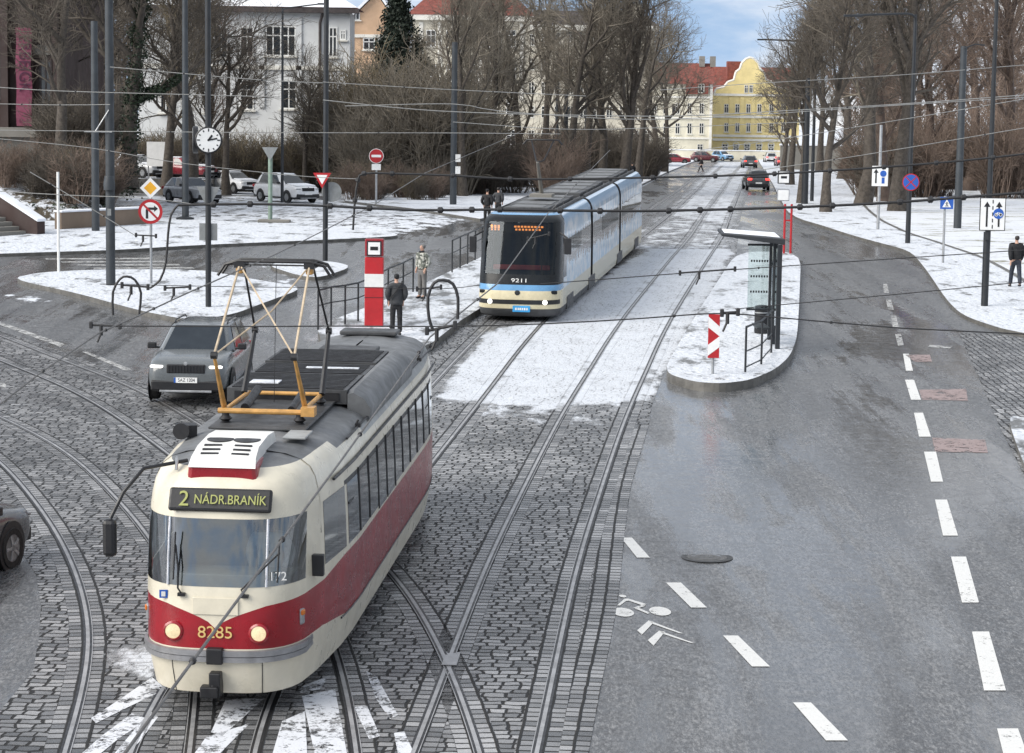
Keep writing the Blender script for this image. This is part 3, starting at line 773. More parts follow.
    for s in (-.5,.5):
        for y in (y0,y1): b.lathe([(.05,0),(.09,.02),(.05,.05),(.09,.08),(.05,.12),(.05,.15)],12,(s,y,3.12))
    b.build('insulator',m['black'],PB,True)
    yh=4.0; zh=5.22; zk=4.12
    lt=MB()
    for s in (-1,1):
        lo=MB(); lo.tube([(s*.55,y0+.15,3.32),(s*.53,y0-.55,zk)],[.04,.022],8)
        lo.build('lower_arm',m['panto'],PB,True)
        lt.tube([(s*.53,y0-.55,zk),(s*.48,yh-.12,zh-.05)],.018,6)
    lt.tube([(-.53,y0-.55,zk),(.05,yh-.6,4.6),(.48,yh-.12,zh-.05)],.012,5); lt.tube([(.53,y0-.55,zk),(-.48,yh-.12,zh-.05)],.012,5)
    lt.build('upper_arm',m['pantotan'],PB,True)
    for s in (-1,1):
        b=MB(); b.tube([(s*.55,y1-.15,3.32),(s*.53,y1+.55,zk)],[.045,.03],8); b.tube([(s*.53,y1+.55,zk),(s*.48,yh+.12,zh-.05)],.016,6)
        for y in (y0-.55,y1+.55): kb=MB(); kb.lathe([(.05,-.04),(.05,.04)],10,(s*.53,y,zk),'X'); kb.build('knee_joint',m['black'],PB,True)
        b.build('rear_arm',m['black'],PB,True)
    b=MB()
    for y in (yh-.14,yh+.14):
        b.tube([(-.78,y,zh-.2),(-.68,y,zh-.05),(-.5,y,zh),(.5,y,zh),(.68,y,zh-.05),(.78,y,zh-.2)],.022,6)
    for s in (-.48,.48): b.box((s,yh,zh-.05),(.14,.34,.08)); 
    b.tube([(-.7,yh,zh-.06),(.7,yh,zh-.06)],.012,5)
    b.build('collector_head',m['black'],PB,True)
    for s in (-.48,.48): b=MB(); b.box((s,yh-.1,zh-.12),(.1,.12,.1)); b.build('head_bracket',m['panto'],PB,False,.02)
    b=MB(); b.tube([(.0,yh,zh-.06),(.0,yh-.2,3.3)],.005,4); b.build('pull_cord',m['black'],PB)
    b=MB(); b.tube([(-.3,3.3,3.3),(-.3,4.2,3.42)],.06,10); b.tube([(.35,3.2,3.3),(.35,4.0,3.4)],.05,10); b.build('raising_spring',m['black'],PB,True)
    # ---- underfloor, bogies, interior
    b=MB(); b.box((0,6.9,.42),(1.6,10,.30)); b.build('underframe',m['black'],T)
    for yc in (3.2,9.8):
        b=MB(); b.box((0,yc,.38),(1.9,2.5,.22)); o=b.build('bogie',m['black'],T,False,.03)
        for s in (-1,1):
            for dy in (-.95,.95):
                w_=MB(); w_.lathe([(.33,-.06),(.36,-.05),(.33,.0),(.33,.06)],24,(s*.72,yc+dy,.335),'X'); w_.build('wheel',m['steel'],o,True)
    b=MB(); b.box((0,7,.88),(1.8,11.2,.04)); b.box((0,1.05,1.32),(1.6,.5,.55)); b.box((0,2.35,1.6),(.04,.04,1.4)); b.box((-.6,2.5,1.85),(1.0,.03,1.5)); b.box((.85,2.5,1.7),(.5,.03,1.2)); b.box((0,1.3,2.5),(1.5,.7,.05))
    b.build('cab_interior',m['interior'],T,False,.02)
    b=MB()
    for i in range(9):
        y=3.5+i*1.0
        for x in (-.8,.8): b.box((x,y,1.3),(.45,.42,.08)); b.box((x,y+.22,1.6),(.45,.06,.6))
    b.build('seat',M('red_seats',(.25,.03,.03),.6,0,.2,3),T,False,.02)
    b=MB(); b.box((.3,1.98,1.35),(.5,.45,.1)); b.box((.3,2.22,1.75),(.5,.08,.8)); b.build('driver_seat',m['roofdark'],T,False,.04)
    return T
red_tram=make_red_tram()

def livery_mat():
    n=N('city_livery'); o=n.obj(); sp=n.n('SeparateXYZ'); n.set(sp.inputs[0],o); z=sp.outputs[2]; y=sp.outputs[1]
    # printed skyline: blocks of differing height along the side
    cell=n.math('FLOOR',n.math('MULTIPLY',y,2.6)); wn=n.n('TexWhiteNoise',noise_dimensions='1D'); n.set(wn.inputs['W'],cell)
    cell2=n.math('FLOOR',n.math('MULTIPLY',y,7.1)); wn2=n.n('TexWhiteNoise',noise_dimensions='1D'); n.set(wn2.inputs['W'],cell2)
    hs=n.math('ADD',n.math('MULTIPLY',wn.outputs['Value'],.30),n.math('MULTIPLY',wn2.outputs['Value'],.22))
    cl=n.noise(o,1.6,6,.6)
    upper=n.mix(n.ramp(cl,.42,.62),(.38,.52,.66),(.7,.75,.79))
    upper=n.mix(n.ramp(z,2.85,3.15),upper,(.32,.5,.7))
    lower=n.mix(n.ramp(cl,.4,.6),(.34,.5,.66),(.62,.68,.72))
    fac=n.mix(wn2.outputs['Value'],(.06,.06,.065),(.33,.32,.31))
    c=n.mix(n.math('GREATER_THAN',z,n.math('ADD',hs,1.42)),lower,fac)
    c=n.mix(n.math('GREATER_THAN',z,n.math('SUBTRACT',2.62,n.math('MULTIPLY',hs,.7))),c,upper)
    c=n.mix(n.ramp(z,.93,1.02,1,0),c,(.56,.51,.36))
    n.bsdf(Base_Color=c,Roughness=.22,**{'Coat_Weight':.3}); return n.mat
def make_blue_tram():
    L=31.4
    fr=P(522,321); 
    def on_track(y):
        for a,b,c,d in zip(LR,LR[1:],LL,LL[1:]):
            if a.y<=y<=b.y: return (a+c)/2
    yf=fr.y; ca,cb=on_track(yf+3),on_track(yf+24); dr=(cb-ca).normalized(); fc=ca-dr*3
    slope=(G(fc.y+28)-G(fc.y))/28
    T=thing('tram','modern blue and pale yellow articulated tram with skyline livery beside the railed platform','tram',(fc.x,fc.y,G(fc.y)+.015),math.atan2(-dr.x,dr.y),None,math.atan(slope))
    liv=livery_mat(); m['tblue']=M('tram_blue',(.12,.29,.5),.25,0,.12,2,coat=.3); m['tcream']=M('tram_pale_yellow',(.62,.55,.37),.3,0,.15,2,coat=.2); m['tblack']=M('tram_gloss_black',(.012,.014,.016),.3,0,.2,2,spec=.25)
    xf=[0,.2,.4,.6,.75,.86,.94,.985,1.0]
    ys=[1.0,1.3,2.0,4,6,8,9.6]
    lev=[(.16,1.14,.22,0),(.22,1.2,.1,0),(.42,1.23,.01,0),(.72,1.23,.0,0),(.78,1.23,.0,0),(.98,1.23,.02,0),(1.16,1.23,.07,0),(1.42,1.23,.15,0),(1.48,1.23,.17,0),(2.3,1.225,.46,0),(3.06,1.19,.74,0),(3.12,1.17,.79,0),(3.18,1.13,.86,0),(3.27,1.06,1.05,0),(3.32,.95,1.35,0),(3.33,.5,1.6,0),(3.33,.02,1.7,0)]
    def half_out(w,f):
        pts=[(w*x,f+.95*(1-max(0,1-x**3.4)**(1/3.4))) for x in xf]
        return pts+[(w,max(y,f+.96)) for y in ys]
    rings=[]
    for z,w,f,r in lev:
        h=half_out(w,f); rings.append([Vector((-x,y,z)) for x,y in reversed(h[1:])]+[Vector((x,y,z)) for x,y in h])
    nu=len(rings[0]); mid=nu//2
    b=MB(); b.v=[tuple(v) for r in rings for v in r]; ws=[]; sw=[]
    for li in range(len(lev)-1):
        for j in range(nu-1):
            q=(li*nu+j,li*nu+j+1,(li+1)*nu+j+1,(li+1)*nu+j); hj=j-mid if j>=mid else mid-1-j
            if 8<=li<=9 and hj<5: ws.append(q); continue
            nose=hj<len(xf)+1
            if li<2: mi=4
            elif nose:
                mi=2 if li<5 else 1 if li<6 else 3 if li<=10 else 1
                if li>10: mi=3 if li<13 else 1 if li<14 else 4
            else: mi=0 if li<14 else 4
            b.f.append(q); b.m.append(mi)
    mats=[liv,m['tblue'],m['tcream'],m['tblack'],m['roofdark']]
    front=b.build('front_car',mats,T,True,ang=40)
    used=sorted({i for f in ws for i in f}); mp={v:i for i,v in enumerate(used)}
    g=MB(); g.v=[b.v[i] for i in used]; g.f=[tuple(mp[i] for i in f) for f in ws]; g.m=[0]*len(ws)
    o=g.build('windscreen',[m['fglass'],m['rubber']],T,True,ang=60)
    bm=bmesh.new(); bm.from_mesh(o.data); r=bmesh.ops.inset_region(bm,faces=bm.faces[:],thickness=.05,depth=.003)
    for f in r['faces']: f.material_index=1
    bm.to_mesh(o.data); bm.free()
    # following cars: straight shells
    sec=[(.22,1.2),(.42,1.23),(.98,1.23),(1.3,1.23),(2.2,1.225),(2.86,1.21),(3.0,1.19),(3.14,1.14),(3.26,1.06),(3.32,.95)]
    for y0,y1 in ((10.3,20.4),(21.1,31.2)):
        b=MB(); prof=[(w,z) for z,w in sec]+[(-w,z) for z,w in reversed(sec)]; n=len(prof)
        vs=[(x,y,z) for y in (y0,y1) for x,z in prof]
        for i in range(n): 
            i2=(i+1)%n; b.add([vs[i],vs[i2],vs[n+i2],vs[n+i]],[(0,1,2,3)],1 if i==len(sec)-1 else 2 if i==n-1 else 0)
        b.add(vs,[tuple(range(n)),tuple(range(2*n-1,n-1,-1))],2)
        b.build('rear_car',[liv,m['roofdark'],m['black']],T,True,ang=40)
    for y in (9.6,20.4):
        b=MB(); prof=[(w-.06,z-.03) for z,w in sec]+[(-(w-.06),z-.03) for z,w in reversed(sec)]; n=len(prof)
        for i in range(6):
            s=1 if i%2 else .97
            b.prism([(x*s,z) for x,z in prof],y+i*.7/6,y+(i+1)*.7/6-.01)
        b.build('bellows',m['rubber'],T)
    for y,l in ((3.2,1.9),(10.0,2.2),(20.7,2.2),(28.6,1.9)):
        for s in (1,-1): b=MB(); b.box((s*1.15,y,.42),(.19,l,.44)); b.build('bogie_cover',m['black'],T,False,.04)
    for y in (5.6,8.3,12.5,15.3,18.2,23.5,26.2): 
        b=MB(); 
        for yy in (y-.66,y,y+.66): b.box((-1.232,yy,1.7),(.02,.025,2.2))
        b.box((-1.231,y,1.7),(.016,1.3,2.1),0,1); b.build('door',[m['black'],m['darkglass']],T)
    # windows of the visible side: dark panes behind the printed film
    for y0,y1 in ((2.2,4.0),(4.1,6.3),(6.4,9.3),(10.7,13.4),(13.5,16.5),(16.6,20.0),(21.5,24.5),(24.6,27.5),(27.6,30.6)):
        b=MB(); b.add([(1.2325,y0,1.95),(1.2325,y1,1.95),(1.2265,y1,2.45),(1.2265,y0,2.45)],[(0,1,2,3)]); b.build('side_window',m['glass'],T)
    b=MB(); b.add([(1.2335,1.35,1.3),(1.2335,2.1,1.3),(1.2295,2.1,2.3),(1.2295,1.35,2.6)],[(0,1,2,3)]); b.build('side_window',m['darkglass'],T)
    # lamps, plates, mirrors
    b=MB(); h=[(-x,y) for x,y in reversed(half_out(1.235,-.004)[1:8])]+half_out(1.235,-.004)[:8]
    vs=[];fs=[]
    for x,y in h: vs+=[(x,y,.56),(x,y-.006,.70)]
    fs=[(2*i,2*i+2,2*i+3,2*i+1) for i in range(len(h)-1)]; b.add(vs,fs); b.build('lamp_band',m['black'],T,True)
    for x in (-.82,.82):
        l=MB(); l.lathe([(.075,0),(.07,.03),(0,.04)],20,(x,.06,.63),'Y'); l.build('headlight',m['lampw'],T,True)
    b=MB(); b.box((.13,-.012,.42),(.52,.03,.2)); o=b.build('sponsor_plate',M('plate_blue',(.04,.3,.62),.4),T,False,.03)
    for dx,wd in ((-.16,.05),(-.09,.04),(-.03,.05),(.035,.04),(.1,.05),(.17,.04)):
        q=MB(); q.box((.13+dx,-.03,.42),(wd,.006,.07)); q.build('plate_mark',m['white'],o)
    for x in (-.93,.93):
        b=MB(); b.box((x,.2,.93),(.48,.06,.12),R(18 if x>0 else -18)); b.build('fog_lamp',m['tblack'],T,False,.03)
    b=MB(); b.lathe([(.08,0),(.08,.02),(.04,.03),(0,.03)],16,(0,.015,.92),'Y'); b.build('emblem',m['dsteel'],T,True)
    text_mesh('9211',.17,m['white'],T,(.05,.095,1.29),(PI/2-R(15),0,0),'fleet_number',.003,1.5)
    for s in (-1,1):
        b=MB(); b.box((s*1.42,.62,2.35),(.2,.16,.5)); b.tube([(s*1.15,.9,2.75),(s*1.4,.66,2.6)],.03,6); b.build('mirror',m['black'],T,False,.04)
    # orange destination display behind the glass
    d=MB(); d.box((-.1,.86,2.86),(1.9,.03,.28)); D=d.build('destination_display',m['black'],T)
    q=MB()
    for k in range(3): q.box((-.88+k*.1,.81,2.90),(.06,.01,.11))
    for k in range(9): q.box((-.18+k*.1,.81,2.915),(.07,.01,.055))
    for k in range(8): q.box((-.15+k*.1,.81,2.825),(.06,.01,.055))
    for k in range(3): q.box((-.88+k*.1,.81,2.81),(.05,.01,.04))
    q.build('display_text',m['ledo'],D)
    b=MB(); b.tube([(.72,.20,1.2),(.68,.28,1.5),(.66,.5,2.2)],.015,6); b.build('wiper',m['black'],T)
    # cab
    b=MB(); b.box((0,1.0,1.35),(2.1,.6,.5)); b.box((0,2.6,1.9),(2.2,.04,2.0)); b.build('cab_interior',m['roofdark'],T)
    b=MB(); b.box((.05,.62,1.66),(1.7,.06,.16)); b.build('dashboard_board',M('dash_red',(.5,.06,.06),.5),T,False,.05)
    # roof gear
    k=0
    for y,l,w in ((2.6,1.6,1.5),(4.6,1.9,1.6),(6.7,1.6,1.6),(8.5,1.3,1.5),(11.8,2.2,1.6),(14.3,2.0,1.6),(16.6,1.9,1.6),(18.8,1.5,1.5),(22.6,2.2,1.6),(25,1.9,1.6),(27.4,2.0,1.6),(29.6,1.5,1.5)):
        b=MB(); b.box((0,y,3.39),(w-.15,l,.13)); b.box((0,y,3.46),(w-.5,l-.4,.02),0,1); b.build('roof_box',[m['roofdark'],m['roofgrey']],T,False,.03)
    b=MB()
    for s in (1,-1): b.box((s*.86,5.6,3.37),(.04,7.6,.08)); b.box((s*.86,15.4,3.37),(.04,9.6,.08)); b.box((s*.86,26.1,3.37),(.04,9.6,.08))
    b.build('roof_screen',m['roofdark'],T)
    b=MB(); yb=6.0
    b.box((0,yb,3.62),(.7,.9,.1)); b.tube([(-.05,yb+.3,3.65),(-.05,yb-.9,4.75)],[.07,.045],8); b.build('pantograph_arm',m['stone'],T,True)
    b=MB(); b.tube([(-.05,yb-.9,4.75),(-.12,yb-.7,4.8),(-.36,yb,5.45)],.025,6); b.tube([(-.05,yb-.9,4.75),(.12,yb-.7,4.8),(.36,yb,5.45)],.025,6)
    for dy in (-.12,.12): b.tube([(-.62,yb+dy,5.3),(-.5,yb+dy,5.45),(.5,yb+dy,5.45),(.62,yb+dy,5.3)],.022,6)
    b.build('collector_head',m['black'],T,True)
    b=MB(); b.box((0,15.5,.55),(2.2,30,.3)); b.build('underframe',m['black'],T)
    T.scale=(1,.905,.95); return T
blue_tram=make_blue_tram()
# ================================================================== CARS
def car_mats(key,col,rough=.28,metal=.0):
    if key not in m: m[key]=M(key,col,rough,metal,.1,1.5,coat=.5)
    return m[key]
def make_car(name,label,loc,rz,paint,kind='suv',lit=False,snow=False,group=None,plate=None,tail=False,trim=True):
    """front towards local -Y"""
    D={'suv':(4.7,1.88,1.66),'hatch':(4.25,1.79,1.48),'sedan':(4.7,1.82,1.45)}[kind]; L,Wd,H=D; h=L/2; hw=Wd/2
    T=thing(name,label,'car',loc,rz,group)
    k=H/1.66
    belt=.98*k+.06; 
    st=[(-h,.70,.40,.70),(-h+.06,.85,.26,.86),(-h+.22,.93,.21,.93*k+.03),(-h+.55,.97,.2,.98*k+.04),(-h+1.15,.99,.2,1.04*k+.05),(-h+1.45,1,.2,belt+.03),(0,1,.2,belt+.05),(h-1.0,1,.2,belt+.07),(h-.35,.97,.23,belt+.05),(h-.1,.9,.3,belt-.05),(h,.8,.42,belt-.25)]
    if kind=='sedan': st[-4]=(h-1.0,1,.2,belt+.08); st[-3]=(h-.35,.96,.23,belt+.05)
    b=MB(); n=None
    for y,wf,zb,zt in st:
        w=hw*wf; zm=(zb+zt)/2
        half=[(w*.8,zb),(w*.97,zb+.10),(w,zm),(w*.985,zt-.16),(w*.93,zt-.03),(w*.78,zt+.015),(w*.4,zt+.03)]
        sec=half+[(-x,z) for x,z in reversed(half)]; n=len(sec)
        b.v+=[(x,y,z) for x,z in sec]
    for i in range(len(st)-1):
        for j in range(n):
            j2=(j+1)%n; b.f.append((i*n+j,i*n+j2,(i+1)*n+j2,(i+1)*n+j)); b.m.append(1 if j in (0,n-1,n-2) else 0)
    b.f.append(tuple(range(n-1,-1,-1))); b.m.append(0); b.f.append(tuple((len(st)-1)*n+j for j in range(n))); b.m.append(0)
    body=b.build('body',[paint,m['black']],T,True,ang=60); su=body.modifiers.new('sub','SUBSURF'); su.levels=su.render_levels=2
    # cabin
    z0=belt+.02; z1=H-.03; fb=-h+1.32; ft=-h+2.05; 
    rb,rt={'suv':(h-.18,h-.55),'hatch':(h-.2,h-.75),'sedan':(h-.75,h-1.35)}[kind]
    wb,wt=hw*.93,hw*.70
    b=MB()
    pts=lambda: None
    lo=[(wb*.88,fb,z0),(wb,fb+.35,z0),(wb,rb-.3,z0+.03),(wb*.86,rb,z0+.03)]
    hi=[(wt*.9,ft,z1-.03),(wt,ft+.22,z1),(wt*.98,rt-.15,z1-.01),(wt*.88,rt,z1-.06)]
    V=[Vector(p) for p in lo]+[Vector((-p[0],p[1],p[2])) for p in reversed(lo)]+[Vector(p) for p in hi]+[Vector((-p[0],p[1],p[2])) for p in reversed(hi)]
    b.v=[tuple(v) for v in V]
    b.f=[(i,(i+1)%8,8+(i+1)%8,8+i) for i in range(8)]+[(8,9,14,15),(9,10,13,14),(10,11,12,13)]; b.m=[0]*11
    cab=b.build('roof',[paint],T,True,.09,ang=20); cab.modifiers['bevel'].segments=4
    def pane(nm,q,mat_,ins=.06,out=.012):
        a,bb,c,d=[Vector(p) for p in q]; cen=(a+bb+c+d)/4; nn=(bb-a).cross(d-a).normalized()
        if nn.dot(cen-Vector((0,0,1.2)))<0: nn=-nn
        qs=[p+(cen-p).normalized()*ins+nn*out for p in (a,bb,c,d)]
        g=MB(); g.add(qs,[(0,1,2,3)]); return g.build(nm,mat_,T)
    pane('windscreen',(V[0],V[7],V[15],V[8]),m['darkglass'],.05)
    pane('rear_window',(V[3],V[4],V[12],V[11]),m['darkglass'],.07)
    for s in (0,1):
        A,B,C_,D_=(V[1],V[2],V[10],V[9]) if s==0 else (V[6],V[5],V[13],V[14])
        f1=.46
        m1,m2=A.lerp(B,f1),D_.lerp(C_,f1*.95)
        pane('side_window',(A,m1,m2,D_),m['darkglass'],.05); pane('side_window',(m1,B.lerp(A,.08),C_.lerp(D_,.06),m2),m['darkglass'],.05)
    # wheels
    for sx in (-1,1):
        for y in (-h+.92,h-.98):
            a=MB(); a.lathe([(0,0),(.405,0),(.405,.012),(0,.012)],24,(sx*(hw-.005)-.006,y,.36),'X'); a.build('wheel_arch',m['black'],T)
            w=MB(); w.lathe([(.20,-.1),(.31,-.11),(.335,-.07),(.335,.07),(.31,.11),(.21,.10)],24,(sx*(hw-.09),y,.335),'X'); wo=w.build('wheel',m['rubber'],T,True)
            r=MB(); xo=sx*(hw+.012)
            r.lathe([(.215,0),(.195,.0)],24,(xo,y,.335),'X')
            for q in range(5):
                t=2*PI*q/5; r.box((xo,y+math.cos(t)*.11,.335+math.sin(t)*.11),(.02,.2,.05),0,0,Matrix.Rotation(t,3,'X'))
            r.lathe([(.05,-.01),(.05,.012),(0,.012)],12,(xo,y,.335),'X')
            r.build('rim',m['galv'],wo)
    # front
    for sx in (-1,1):
        l=MB(); l.box((sx*hw*.70,-h+.10,.79*k+.05),(.30,.16,.06),R(sx*24)); l.build('headlight',m['lampw'] if lit else m['galv'],T,False,.03)
        l=MB(); l.box((sx*hw*.76,h-.07,.9*k+.02),(.34,.14,.16),R(-sx*20)); l.build('tail_light',m['tail'] if tail else m['signred'],T,False,.03)
        mi=MB(); mi.box((sx*(hw+.1),-h+1.62,belt+.12),(.2,.14,.14)); mi.box((sx*(hw-.02),-h+1.64,belt+.07),(.12,.06,.05)); mi.build('mirror',m['black'] if trim else paint,T,False,.03)
    g=MB(); g.box((0,-h+.045,.76*k+.04),(.86,.1,.2)); go=g.build('grille',m['black'],T,False,.02)
    g=MB(); 
    for i in range(12): g.box((-.38+i*.069,-h-.01,.76*k+.04),(.012,.02,.16))
    g.build('grille_bars',m['dsteel'],go)
    g=MB(); g.box((0,-h+.1,.42),(Wd*.84,.2,.24)); g.build('lower_intake',m['black'],T,False,.04)
    g=MB(); g.box((0,-h-.012,.30),(Wd*.62,.04,.05)); g.build('bumper_trim',m['galv'],T,False,.01)
    g=MB(); g.box((0,h-.06,.42),(Wd*.8,.2,.3)); g.build('rear_bumper',m['black'],T,False,.04)
    pl=MB(); pl.box((0,-h-.012,.55),(.52,.02,.12)); po=pl.build('number_plate',m['signwhite'],T)
    pl=MB(); pl.box((0,h+.02,.62),(.52,.02,.12)); pl.build('number_plate',m['signwhite'],T)
    if plate:
        text_mesh(plate,.11,m['black'],po,(.02,-h-.024,.55),(PI/2,0,0),'plate_text',.001,.85)
        q=MB(); q.box((-.24,-h-.0235,.55),(.04,.004,.12)); q.build('plate_band',m['signblue'],po)
    e=MB(); e.lathe([(.045,0),(.04,.015),(0,.018)],14,(0,-h-.0,.90*k+.02),'Y'); e.build('badge',m['galv'],T,True)
    if kind=='suv':
        for sx in (-1,1):
            r=MB(); r.tube([(sx*wt*.93,ft+.2,z1+.0),(sx*wt*.93,ft+.35,z1+.06),(sx*wt*.92,rt-.5,z1+.06),(sx*wt*.92,rt-.3,z1)],.018,6); r.build('roof_rail',m['black'],T,True)
    if snow:
        s_=MB(); s_.box((0,(ft+rt)/2+.1,z1+.03),(wt*1.75,(rt-ft)*.88,.06)); s_.build('roof_snow',m['roofsnow'],T,False,.03)
        s_=MB(); s_.box((0,-h+.75,.97*k+.10),(hw*1.5,.95,.05),0,0,Matrix.Rotation(R(6),3,'X')); s_.build('bonnet_snow',m['roofsnow'],T,False,.025)
    return T
def ground_at(px,py): p=P(px,py); return Vector((p.x,p.y,G(p.y)))
pgrey=car_mats('car_paint_grey',(.10,.11,.115)); pdark=car_mats('car_paint_dark',(.055,.056,.06)); psilver=car_mats('car_paint_silver',(.46,.47,.48),.3,.1); pwhite=car_mats('car_paint_white',(.7,.71,.72)); pred=car_mats('car_paint_red',(.22,.02,.03)); pdred=car_mats('car_paint_maroon',(.08,.012,.018)); pblue=car_mats('car_paint_blue',(.12,.25,.4)); 
c=ground_at(186,408); dirv=Vector((.02,1,0)).normalized()
make_car('parked_car','grey estate car with lit headlights waiting beside the red tram',(c.x+dirv.x*2.35,c.y+2.3,G(c.y+2.3)+.012),math.atan2(-dirv.x,dirv.y),pgrey,'suv',True,plate='5AZ 1204').name='car'
# dark car cut off by the left edge: its nose points to the right, away
c=P(12,568); hd=Vector((.28,.96,0)); cc=c-hd*1.42-Vector((.96,-.28,0))*.9
make_car('car','dark car cut off by the left edge of the photo',(cc.x,cc.y,G(cc.y)+.012),R(164),pdark,'sedan')
pk=[('car','silver hatchback parked behind the clock post',(192,203),psilver,'hatch',R(38),False,0),
    ('car','white saloon parked between the clock post and the white estate',(233,193),pwhite,'sedan',R(40),True,0),
    ('car','white estate car parked rightmost in the row behind the give way sign',(286,202),pwhite,'suv',R(40),True,0),
    ('car','red car parked behind the silver hatchback',(184,192),pred,'sedan',R(60),True,.95),
    ('car','pale car under thick snow parked by the ivy clad tree',(140,192),psilver,'hatch',R(52),True,1.05),
    ('car','dark car with snow on its roof, behind the two tall grey poles',(80,168),pdark,'suv',R(80),True,1.6)]
for nm,lb,(x,y),pt_,kd,rz,sn,up in pk:
    c=ground_at(x,y); make_car(nm,lb,(c.x,c.y,c.z+.02+up*.93),rz,pt_,kd,False,sn,'parked cars on the side street')
far=[('dark off road car with red tail lights driving away up the street',(757.5,190.5),pdark,'suv',R(180),True,False),
     ('red car with glowing tail lights farthest right up the street',(783,167),pred,'sedan',R(180),True,False),
     ('grey van like car ahead of the dark off road car',(750,168),pgrey,'suv',R(180),True,False),
     ('small red car parked at the far left kerb by the pale house',(677,164),pred,'hatch',R(90),False,True),
     ('long maroon car with a snowy roof crossing the end of the street',(706,162),pdred,'suv',R(75),False,True),
     ('blue and white car at the end of the street below the yellow house',(723,161),pblue,'suv',R(30),False,True),
     ('grey car right of the blue and white car below the yellow house',(771,163),psilver,'suv',R(180),True,False)]
for lb,(x,y),pt_,kd,rz,tl,sn in far:
    c=ground_at(x,y); make_car('car',lb,(c.x,c.y+1.5,G(c.y+1.5)+.02),rz,pt_,kd,False,sn,None,None,tl)

